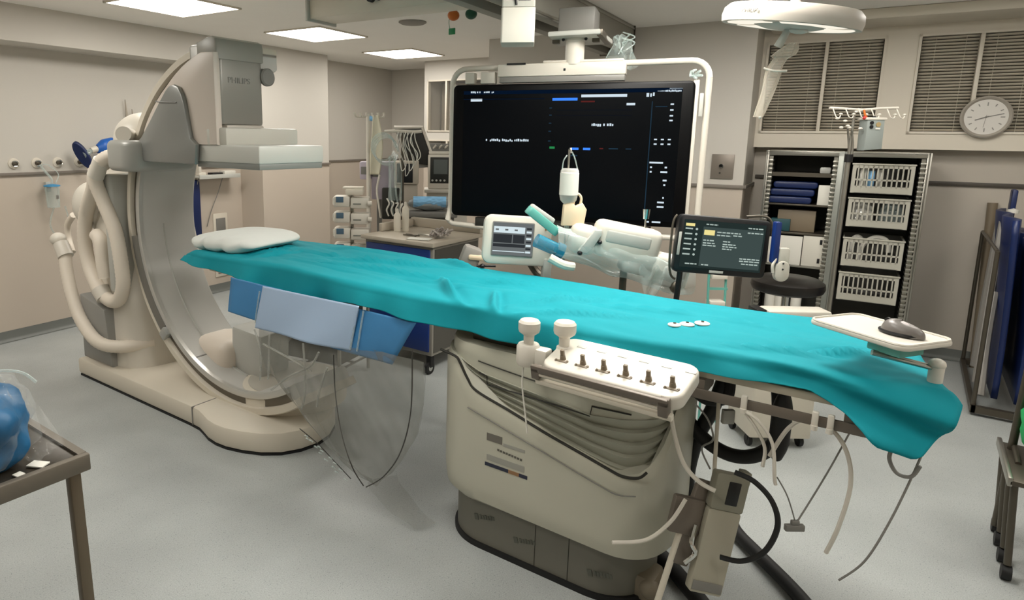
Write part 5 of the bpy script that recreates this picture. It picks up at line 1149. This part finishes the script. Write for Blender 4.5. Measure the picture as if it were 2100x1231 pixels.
bm = new(); tube(bm, [(.03, 0, .19), (.07, .02, .26), (.02, .05, .33), (-.04, .05, .34)], .004, 8); obj('tubing', bm, plastic2, e)
bm = new(); tube(bm, [(.0, 0, .0), (-.03, .02, -.15), (.05, .03, -.26), (.12, .02, -.15), (.09, .0, .0)], .006, 8); obj('tubing', bm, plastic2, e)
bm = new(); bx(bm, -.02, .02, .05, .08, .12, .2, bev=.004); obj('wall_bracket', bm, gray_p, e)
bm = new(); bx(bm, .0, .02, -.055, -.05, .07, .1, bev=.002); obj('scale_mark', bm, gray_d, e)
e = thing('resuscitator_bag', 'blue resuscitator bag with dark blue face mask hung on the left wall', 'breathing bag', (3.05, 5.24, 1.44), room=True)
bm = new(); grid(bm, lambda u, v: (-.075+(.115*(v)**.8)*math.cos(2*PI*u)*.45*1+.02*v, -.02+.05*v*math.sin(2*PI*u), .0+.115*v*math.sin(2*PI*u+0)*1.0-.0) if False else ((-.10+.03*math.cos(2*PI*u)*v-.055*v*math.sin(2*PI*u), -.03*math.cos(2*PI*u)*v*1.2, -.005+.105*v*math.sin(2*PI*u))), 32, 8, closed_u=True); obj('mask_cushion', bm, navy, e, solid=.035, ang=60)
bm = new(); cyl(bm, (-.09, 0, .0), (-.02, .0, .035), .03, .02, 20); obj('mask_dome', bm, plastic2, e)
bm = new(); cyl(bm, (-.02, 0, .035), (.03, 0, .05), .024, .028, 20); obj('valve', bm, white_p, e)
bm = new(); grid(bm, lambda u, v: (.03+.17*v, .045*math.cos(2*PI*u)*interp([(0, .6), (.25, 1.2), (.8, 1.3), (1, .7)], v), .05+.03*v+.062*math.sin(2*PI*u)*interp([(0, .5), (.3, 1.1), (.8, 1.15), (1, .6)], v)), 24, 16, closed_u=True)
obj('blue_bag', bm, blue_b, e, ang=60)
bm = new(); tube(bm, [(.04, -.02, .0), (.09, -.03, -.03), (.13, -.03, .0)], .010, 8); obj('red_ring', bm, red_p, e)
bm = new(); cyl(bm, (.0, .0, .03), (.0, .138, .03), .008); tube(bm, [(-.04, .02, -.08), (-.03, .03, -.12), (-.02, .05, -.15)], .004, 6); obj('wall_hook', bm, steel_d, e)
e = thing('wall_mounting', 'pair of thin dull strips hanging on the wall behind the gantry top', 'wall strip', (3.45, 5.36, 1.55), room=True)
for k, (x, h_) in enumerate(((0, .36), (.06, .28))):
    bm = new(); prism(bm, [(x-.008, 0), (x+.03, 0), (x+.012, h_*.6), (x-.006, h_)], -.01, .0, mtx=XZ(0.008)); obj('strip', bm, mat('strip_beige%d' % k, '#aba192', .5), e)
# shelf and sockets near pillar
e = thing('wall_shelf', 'narrow wall shelf with a hanging cable left of the pillar', 'shelf', (4.35, 5.38, 1.20), room=True)
bm = new(); bx(bm, -.28, .22, -.16, 0, .0, .02, bev=.003); bx(bm, -.28, .22, -.17, -.155, -.01, .03, bev=.002); obj('shelf_board', bm, gray_p, e)
bm = new(); tube(bm, [(.05, -.1, .0), (.02, -.06, -.15), (-.05, -.02, -.35), (-.1, -.01, -.5)], .004, 6); tube(bm, [(-.24, -.1, .0), (-.25, -.04, -.2), (-.22, -.02, -.55)], .005, 6); obj('hanging_cable', bm, gray_d, e)
small('white_box', 'small white box on the wall shelf under the detector', 'box', rp(4.48, 5.30, 1.222), lambda b: bx(b, -.07, .07, -.04, .04, 0, .035, bev=.004), paper, ROOM)
small('black_device', 'black low device on the wall shelf left of the small white box', 'device', rp(4.33, 5.30, 1.222), lambda b: bx(b, -.07, .06, -.04, .04, 0, .022, bev=.006), black, ROOM)
small('socket_bracket', 'white bracket on the wall shelf end next to the gantry sleeve', 'bracket', rp(4.15, 5.30, 1.222), lambda b: [bx(b, -.04, .04, -.03, .03, 0, .03, bev=.006), bx(b, -.04, -.01, -.03, .03, .03, .12, bev=.006)], white_p, ROOM)
e = thing('hanging_apron', 'narrow navy apron hanging on the wall behind the C-arm', 'apron', (4.09, 5.33, .62), room=True)
bm = new(); bx(bm, -.05, .05, -.03, .03, 0, .56, bev=.02); obj('cloth_body', bm, navy, e)
bm = new(); cyl(bm, (0, .0, .56), (0, .05, .58), .006); obj('hook', bm, steel, e)
for z, l_ in ((.60, 'upper gray wall socket beside the pillow'), (.16, 'lower gray wall socket seen under the pillow')):
    e = thing('wall_socket', l_, 'socket', (4.42, 5.38, z), room=True)
    bm = new(); bx(bm, -.09, .09, -.012, 0, 0, .22, bev=.004); obj('socket_frame', bm, frame_m, e)
    bm = new(); bx(bm, -.06, .06, -.016, -.01, .03, .17, bev=.003); obj('socket_face', bm, gray_d, e)
for k, pts in enumerate(([(-4.62, 4.08, .30), (-4.5, 3.95, .15), (-4.42, 3.85, .03), (-4.25, 3.7, .012), (-4.1, 3.6, .012)], [(-4.65, 4.1, .34), (-4.55, 3.9, .1), (-4.45, 3.75, .02), (-4.2, 3.72, .012), (-4.0, 3.62, .014)])):
    bm = new(); tube(bm, pts, .009, 8, k=10); o = tag(obj('floor_cable', bm, rubber), ['black cable trailing from the wall to the floor beside the gantry, upper loop', 'second black cable trailing along the floor behind the gantry'][k], 'cable', 'black cables behind the gantry')

# ------------------------------------------------------------------ hanging signal lamps by the duct
for l_, m_, p_, r_ in (('orange round signal ball on the ceiling', orange_p, (-2.68, 3.89, 2.45), .042), ('dark green round signal ball on the ceiling', mat('dark_green', '#10513b', .4), (-2.58, 3.96, 2.46), .042)):
    e = thing('ceiling_ball', l_, 'signal lamp', p_)
    bm = new(); sph(bm, (0, 0, 0), r_, (1, 1, .85)); obj('ball', bm, m_, e)
    bm = new(); cyl(bm, (0, 0, r_*.7), (0, 0, CZ-p_[2]), .012); obj('ceiling_stem', bm, gray_p, e)
e = thing('green_tag', 'small green tag dangling from the ceiling under the colored balls', 'tag', (-2.73, 3.95, 2.36))
bm = new(); bx(bm, -.03, .025, -.004, .004, -.025, .018, bev=.003); obj('plate', bm, green_p, e)
bm = new(); tube(bm, [(-.02, 0, .015), (-.03, 0, .06), (-.02, 0, CZ-2.36)], .002, 6); obj('cord', bm, green_p, e)

# ------------------------------------------------------------------ right edge: apron rack, linen trolley
e = thing('apron_rack', 'mobile rack of navy lead aprons with pale straps at the right edge', 'apron rack', (.48, 5.4, 0))
bm = new()
for y in (-.45, .62):
    cyl(bm, (-.02, y, .04), (-.03, y, 1.0), .012)
cyl(bm, (-.03, -.45, 1.0), (-.03, .62, 1.0), .010); bx(bm, -.03, .45, -.48, -.44, .02, .06); bx(bm, -.03, .45, .6, .64, .02, .06); bx(bm, -.035, -.01, -.48, .64, .02, .06)
cyl(bm, (.4, -.45, .04), (.4, -.45, 1.0), .012); cyl(bm, (.4, .6, .04), (.4, .6, 1.0), .012); obj('rack_frame', bm, steel_d, e)
for k, (x, y0_, y1_, zt_2) in enumerate(((.06, -.38, .55, 1.18), (.16, -.42, .5, 1.06), (.27, -.42, .5, 1.1))):
    bm = new(); grid(bm, lambda u, v: (x+.02*math.sin(u*14+k)*v+.03*math.cos(v*2), y0_+(y1_-y0_)*u, .1+(zt_2-.1)*v), 40, 12); obj('apron', bm, navy, e, solid=.03, ang=60)
for k, (x0, y0_, z0, x1, y1_, z1) in enumerate(((.03, .3, .1, .05, .34, 1.15), (.02, -.1, .1, .06, .28, 1.16), (.02, -.36, .1, .04, -.1, .7))):
    bm = new(); tube(bm, [(x0-.01, y0_, z0), ((x0+x1)/2-.02, (y0_+y1_)/2, (z0+z1)/2), (x1-.02, y1_, z1)], .024, 8); obj('strap', bm, mat('strap_gray%d' % k, '#8f8b85', .5), e)
bm = new(); lathe(bm, [(0, 0), (.03, 0), (.03, .02), (0, .03)], (.08, .3, 1.17), 14); obj('white_cap', bm, paper, e)
bm = new(); bx(bm, .06, .09, .3, .42, 1.1, 1.32, bev=.01); obj('collar_panel', bm, navy, e)
e = thing('wall_rod', 'dull dark rod leaning on the wall between shelving and apron rack', 'rod', (5.98, -.93, 0), room=True, ry=math.radians(0))
bm = new(); cyl(bm, (0, 0, 0), (.09, .03, 1.2), .02, .03); obj('rod_body', bm, amber, e)
e = thing('linen_trolley', 'gray metal trolley foot with a bright green sack at the right edge', 'trolley', (.46, 3.35, 0))
bm = new(); cyl(bm, (-.01, .05, .05), (.0, .0, 1.0), .014); cyl(bm, (-.0, -.12, .40), (.0, .05, .42), .01); bx(bm, -.04, .3, -.3, .1, .38, .40, bev=.004); obj('frame', bm, steel_d, e)
bm = new(); bx(bm, -.045, -.03, -.3, .12, .375, .41, bev=.003); obj('shelf_rim', bm, steel, e)
for x_, y in ((0, .10), (0, -.02), (0, -.15), (0, -.28), (.27, .08), (.27, -.27)):
    bm = new(); cyl(bm, (x_, y, .06), (x_-.02, y+.02, .38), .012); obj('leg', bm, steel_d, e)
    bm = new(); cyl(bm, (x_-.015, y, .028), (x_+.015, y, .028), .028); obj('caster', bm, rubber, e)
bm = new(); grid(bm, blob(.12, .16, .16, 5), 32, 20, closed_u=True); bmesh.ops.remove_doubles(bm, verts=bm.verts, dist=1e-4)
o = tag(obj('laundry_sack', bm, green_bag, ang=180), 'bright green cloth sack standing on the trolley at the right edge', 'sack'); o.location = (.575, 3.3, .56)

# ------------------------------------------------------------------ under the foot end: hoses, cables, foot pedal
def cable(name, lab, cat, pts, r, m_, grp=None, k=8, seg=8):
    bm = new(); tube(bm, pts, r, seg, k=k); return tag(obj(name, bm, m_), lab, cat, grp)
cable('power_hose', 'thick black hose looping under the foot half of the table', 'hose', [(-.62, 2.28, .84), (-.58, 2.28, .72), (-.50, 2.28, .61), (-.40, 2.28, .56), (-.31, 2.28, .58), (-.25, 2.28, .66), (-.26, 2.3, .78), (-.28, 2.32, .86)], .024, rubber, 'black hoses under the table', 12, 12)
cable('power_hose', 'thick black hose crossing down to the floor behind the foot pedal', 'hose', [(-.42, 2.3, .87), (-.46, 2.3, .70), (-.50, 2.3, .58), (-.52, 2.3, .42), (-.50, 2.34, .25), (-.48, 2.42, .08), (-.44, 2.55, .026)], .024, rubber, 'black hoses under the table', 12, 12)
cable('floor_hose', 'thick black hose running over the floor towards the bottom edge', 'hose', [(-.46, 2.84, .03), (-.41, 2.72, .03), (-.30, 2.60, .03), (-.14, 2.43, .03), (.02, 2.2, .03), (.1, 2.0, .03)], .026, rubber, 'black hoses under the table', 12, 12)
cable('floor_hose', 'thick black hose on the floor curving out of the pedestal foot', 'hose', [(-.68, 2.40, .03), (-.60, 2.36, .03), (-.5, 2.27, .03), (-.40, 2.17, .03), (-.34, 2.05, .03)], .03, rubber, 'black hoses under the table', 12, 12)
cable('power_hose', 'short black loop of hose right behind the control panel', 'hose', [(-.52, 2.2, .80), (-.46, 2.2, .765), (-.40, 2.2, .79), (-.40, 2.22, .86)], .018, rubber, 'black hoses under the table', 10, 10)
cable('signal_cable', 'white cable arching from the pedestal edge down to the foot pedal', 'cable', [(-.53, 2.02, .79), (-.50, 1.98, .72), (-.46, 1.96, .64), (-.41, 1.95, .60), (-.36, 1.95, .585)], .007, white_p, 'white cables under the table')
cable('signal_cable', 'thick white cable arching down under the right rail clips', 'cable', [(-.24, 2.04, .70), (-.2, 2.04, .80), (-.15, 2.03, .845), (-.09, 2.02, .83), (-.05, 2.02, .77), (-.035, 2.02, .68), (-.05, 2.02, .55), (-.07, 2.03, .46)], .006, white_p, 'white cables under the table')
cable('signal_cable', 'thin white cable hanging from the left rail clip, left strand', 'cable', [(-.315, 1.99, .84), (-.28, 1.99, .80), (-.25, 2.0, .74), (-.25, 2.0, .68)], .005, white_p, 'white cables under the table')
cable('signal_cable', 'thin white cable hanging from the left rail clip, right strand', 'cable', [(-.31, 1.985, .84), (-.27, 1.985, .82), (-.23, 1.99, .76), (-.215, 1.99, .66), (-.21, 1.99, .64)], .005, white_p, 'white cables under the table')
cable('chain', 'thin gray hanging cord holding the small clip, left strand', 'cord', [(-.21, 2.0, .66), (-.18, 2.02, .60), (-.155, 2.04, .52)], .002, gray_d)
cable('chain', 'thin gray hanging cord holding the small clip, right strand', 'cord', [(-.03, 2.2, .87), (-.09, 2.12, .68), (-.15, 2.04, .52)], .0025, gray_d)
cable('chain', 'long dark cord hanging from the foot end nearly to the floor', 'cord', [(.11, 2.05, .83), (.095, 2.03, .76), (.06, 2.0, .62), (.02, 1.98, .50), (-.03, 1.98, .42)], .003, gray_d)
cable('chain', 'dark loop of cord below the drape corner', 'cord', [(.045, 2.0, .84), (.04, 2.0, .80), (.06, 2.0, .765), (.09, 2.0, .765), (.105, 2.0, .80)], .005, gray_d)
o = small('cord_clip', 'small gray clip hanging on two cords under the table', 'clip', (-.155, 2.04, .49), lambda b: [bx(b, -.028, .028, -.008, .008, 0, .02, bev=.003), bx(b, -.012, .012, -.006, .006, .02, .034, bev=.003)], gray_d, VA)
o = small('hanging_connector', 'black elongated connector hanging in the cable loops under the table', 'connector', (-.24, 2.22, .62), lambda b: [grid(b, lambda u, v: (.03*math.cos(2*PI*u)*interp([(0, .5), (.2, 1), (.8, 1), (1, .5)], v), .03*math.sin(2*PI*u), .22*v), 16, 8, closed_u=True)], rubber, 0)
o = small('gray_connector', 'small gray square connector between the hoses under the table', 'connector', (-.40, 2.25, .68), lambda b: bx(b, -.02, .02, -.01, .01, 0, .05, bev=.004), gray_p, VA)
pts_ = [(-.46, 2.05, .80), (-.42, 2.05, .76), (-.40, 2.05, .70), (-.43, 2.05, .66), (-.40, 2.05, .60)]
cable('signal_cable', 'thin gray cable wiggling beside the gray square connector', 'cable', pts_, .003, gray_d, 'white cables under the table')
# foot pedal / hand control box hung up
e = thing('foot_pedal', 'long beige foot pedal hung upright beside the table pedestal', 'foot pedal', (-.36, 1.95, .235), math.radians(40), ry=math.radians(3))
e.rotation_euler = (math.radians(-8), math.radians(12), math.radians(36))
bm = new(); rbox(bm, -.052, .052, 0, .27, 0, .035, .01, .005); obj('pedal_plate', bm, mat('pedal_beige', '#a8a392', .5), e)
bm = new(); rbox(bm, -.052, .052, .27, .385, -.004, .035, .008, .004); bx(bm, .03, .055, .0, .04, .36, .40, bev=.004); obj('pedal_head', bm, mat('pedal_gray', '#8a8778', .5), e)
bm = new(); bx(bm, -.012, .028, -.006, .0, .29, .365, bev=.004); obj('dark_window', bm, black, e)
bm = new(); bx(bm, -.047, .047, -.003, .0, .01, .04, bev=.001); obj('heel_strip', bm, gray_d, e)
bm = new(); bx(bm, -.12, -.06, .03, .06, .05, .33, bev=.01, mtx=Matrix.Rotation(math.radians(6), 4, 'Y')); bx(bm, -.15, -.05, .02, .05, .16, .28, bev=.01); obj('bracket', bm, taupe, e)
bm = new(); cyl(bm, (-.1, .04, .2), (-.13, .04, -.22), .010); cyl(bm, (-.04, .04, .36), (-.04, .12, .58), .006); obj('hanger_rod', bm, cream_p, e)
bm = new(); tube(bm, [(-.13, .0, .28), (-.16, .0, .2), (-.22, .0, .13), (-.32, .0, .10)], .006, 8); obj('white_tube', bm, white_p, e)
bm = new(); tube(bm, [(-.07, .02, .2), (-.08, .0, .15), (-.06, .0, .12), (-.08, .01, .08)], .007, 6); obj('hook_chain', bm, chrome, e)
cable('pedal_cord', 'black cord curling from the top of the foot pedal back to its side', 'cord', [(-.315, 1.965, .655), (-.26, 1.96, .645), (-.21, 1.96, .60), (-.19, 1.96, .53), (-.215, 1.96, .44), (-.27, 1.96, .385), (-.33, 1.96, .372)], .008, rubber, None, 10)
cable('pull_cord', 'thin white cord dangling from the left joystick pod over the pedestal', 'cord', [(-.975, 1.87, .87), (-.972, 1.86, .80), (-.96, 1.86, .72), (-.945, 1.86, .63)], .003, paper)
o = small('joint_box', 'tan joint fitting at the foot of the pedestal', 'fitting', (-.60, 2.16, .0), lambda b: [bx(b, -.05, .05, -.06, .06, 0, .10, bev=.02), sph(b, (.03, -.05, .06), .035)], mat('tan_fitting', '#7d7362', .5))

# ------------------------------------------------------------------ instrument table in the near left corner
e = thing('instrument_table', 'dark steel instrument table with one square leg in the near left corner', 'table', (-1.8, .33, 0))
bm = new(); bx(bm, -.32, .335, -.35, .315, .862, .88, bev=.004); obj('table_top', bm, mat('table_top_dark', '#3a342b', .25, metal=.5), e)
bm = new(); bx(bm, .325, .345, -.36, .325, .845, .886, bev=.004); bx(bm, -.31, .326, .306, .324, .846, .885); bx(bm, -.31, .326, -.36, -.34, .846, .885); bx(bm, -.33, -.31, -.36, .325, .845, .886, bev=.004); obj('rim', bm, mat('rim_bronze', '#6d665b', .45, metal=.4), e)
lgm = mat('leg_bronze', '#6b6152', .4, metal=.6)
for x in (-.30, .315):
    for y in (-.33, .295):
        bm = new(); bx(bm, x-.013, x+.013, y-.013, y+.013, .0, .862, bev=.003, mtx=Matrix(((1, 0, -.035, .03 if x > 0 else 0), (0, 1, 0, 0), (0, 0, 1, 0), (0, 0, 0, 1)))); obj('leg', bm, lgm, e)
e = thing('wrapped_pack', 'blue wrapped sterile pack inside a crinkled clear bag on the instrument table', 'pack', (-1.605, .465, .885))
bm = new(); grid(bm, lambda u, v: (lambda a, b, d: (.125*d*math.cos(b)**.6*math.cos(a), .125*d*math.cos(b)**.6*math.sin(a)-.01, .09+.09*d*math.sin(b)))(2*PI*u, -PI/2+PI*v, 1+.28*noise.noise(Vector((math.cos(2*PI*u)*2, math.sin(2*PI*u)*2, v*4)))+.05*noise.noise(Vector((math.cos(2*PI*u)*7, math.sin(2*PI*u)*7, v*14)))), 56, 30, closed_u=True); bmesh.ops.remove_doubles(bm, verts=bm.verts, dist=1e-4); obj('blue_wrap', bm, mat('deep_blue_wrap', '#155a85', .5, var=.45, scale=9, bump=.6), e, ang=180)
bm = new(); grid(bm, lambda u, v: (lambda a, b, d: (.12*d*math.cos(b)**.5*math.cos(a)+.0, .115*d*math.cos(b)**.5*math.sin(a)+.01, max(.004, .10+.10*d*math.sin(b))))(2*PI*u, -PI/2+PI*v, 1+.25*noise.noise(Vector((math.cos(2*PI*u)*3, math.sin(2*PI*u)*3, v*6+9)))), 60, 34, closed_u=True); obj('clear_bag', bm, film('thin_bag_film', '#d8d8d2', .02, .08, .22), e, ang=180)
bm = new(); grid(bm, lambda u, v: (.05-.05*u+.07*v, .07+.08*u+.02*v, .012+.08*u*(1-v)+.012*noise.noise(Vector((u*6, v*6, 3)))), 20, 14); obj('bag_flap', bm, MATS['thin_bag_film'], e, ang=180)
bm = new(); tube(bm, [(-.12, -.06, .2), (-.03, .03, .205), (.03, .10, .20), (.05, .13, .17)], .003, 6); tube(bm, [(-.14, .06, .23), (-.07, .09, .225)], .003, 6); obj('bag_edge', bm, plastic2, e)
small('paper_scrap', 'small white paper scrap on the table corner beside the bag', 'paper scrap', (-1.50, .56, .8815), lambda b: bx(b, -.02, .02, -.013, .013, 0, .004, bev=.001), paper, .5)
small('paper_scrap', 'tiny white torn scrap nearer the table edge', 'paper scrap', (-1.487, .515, .8815), lambda b: bx(b, -.010, .010, -.009, .009, 0, .003, bev=.001), paper, .2)
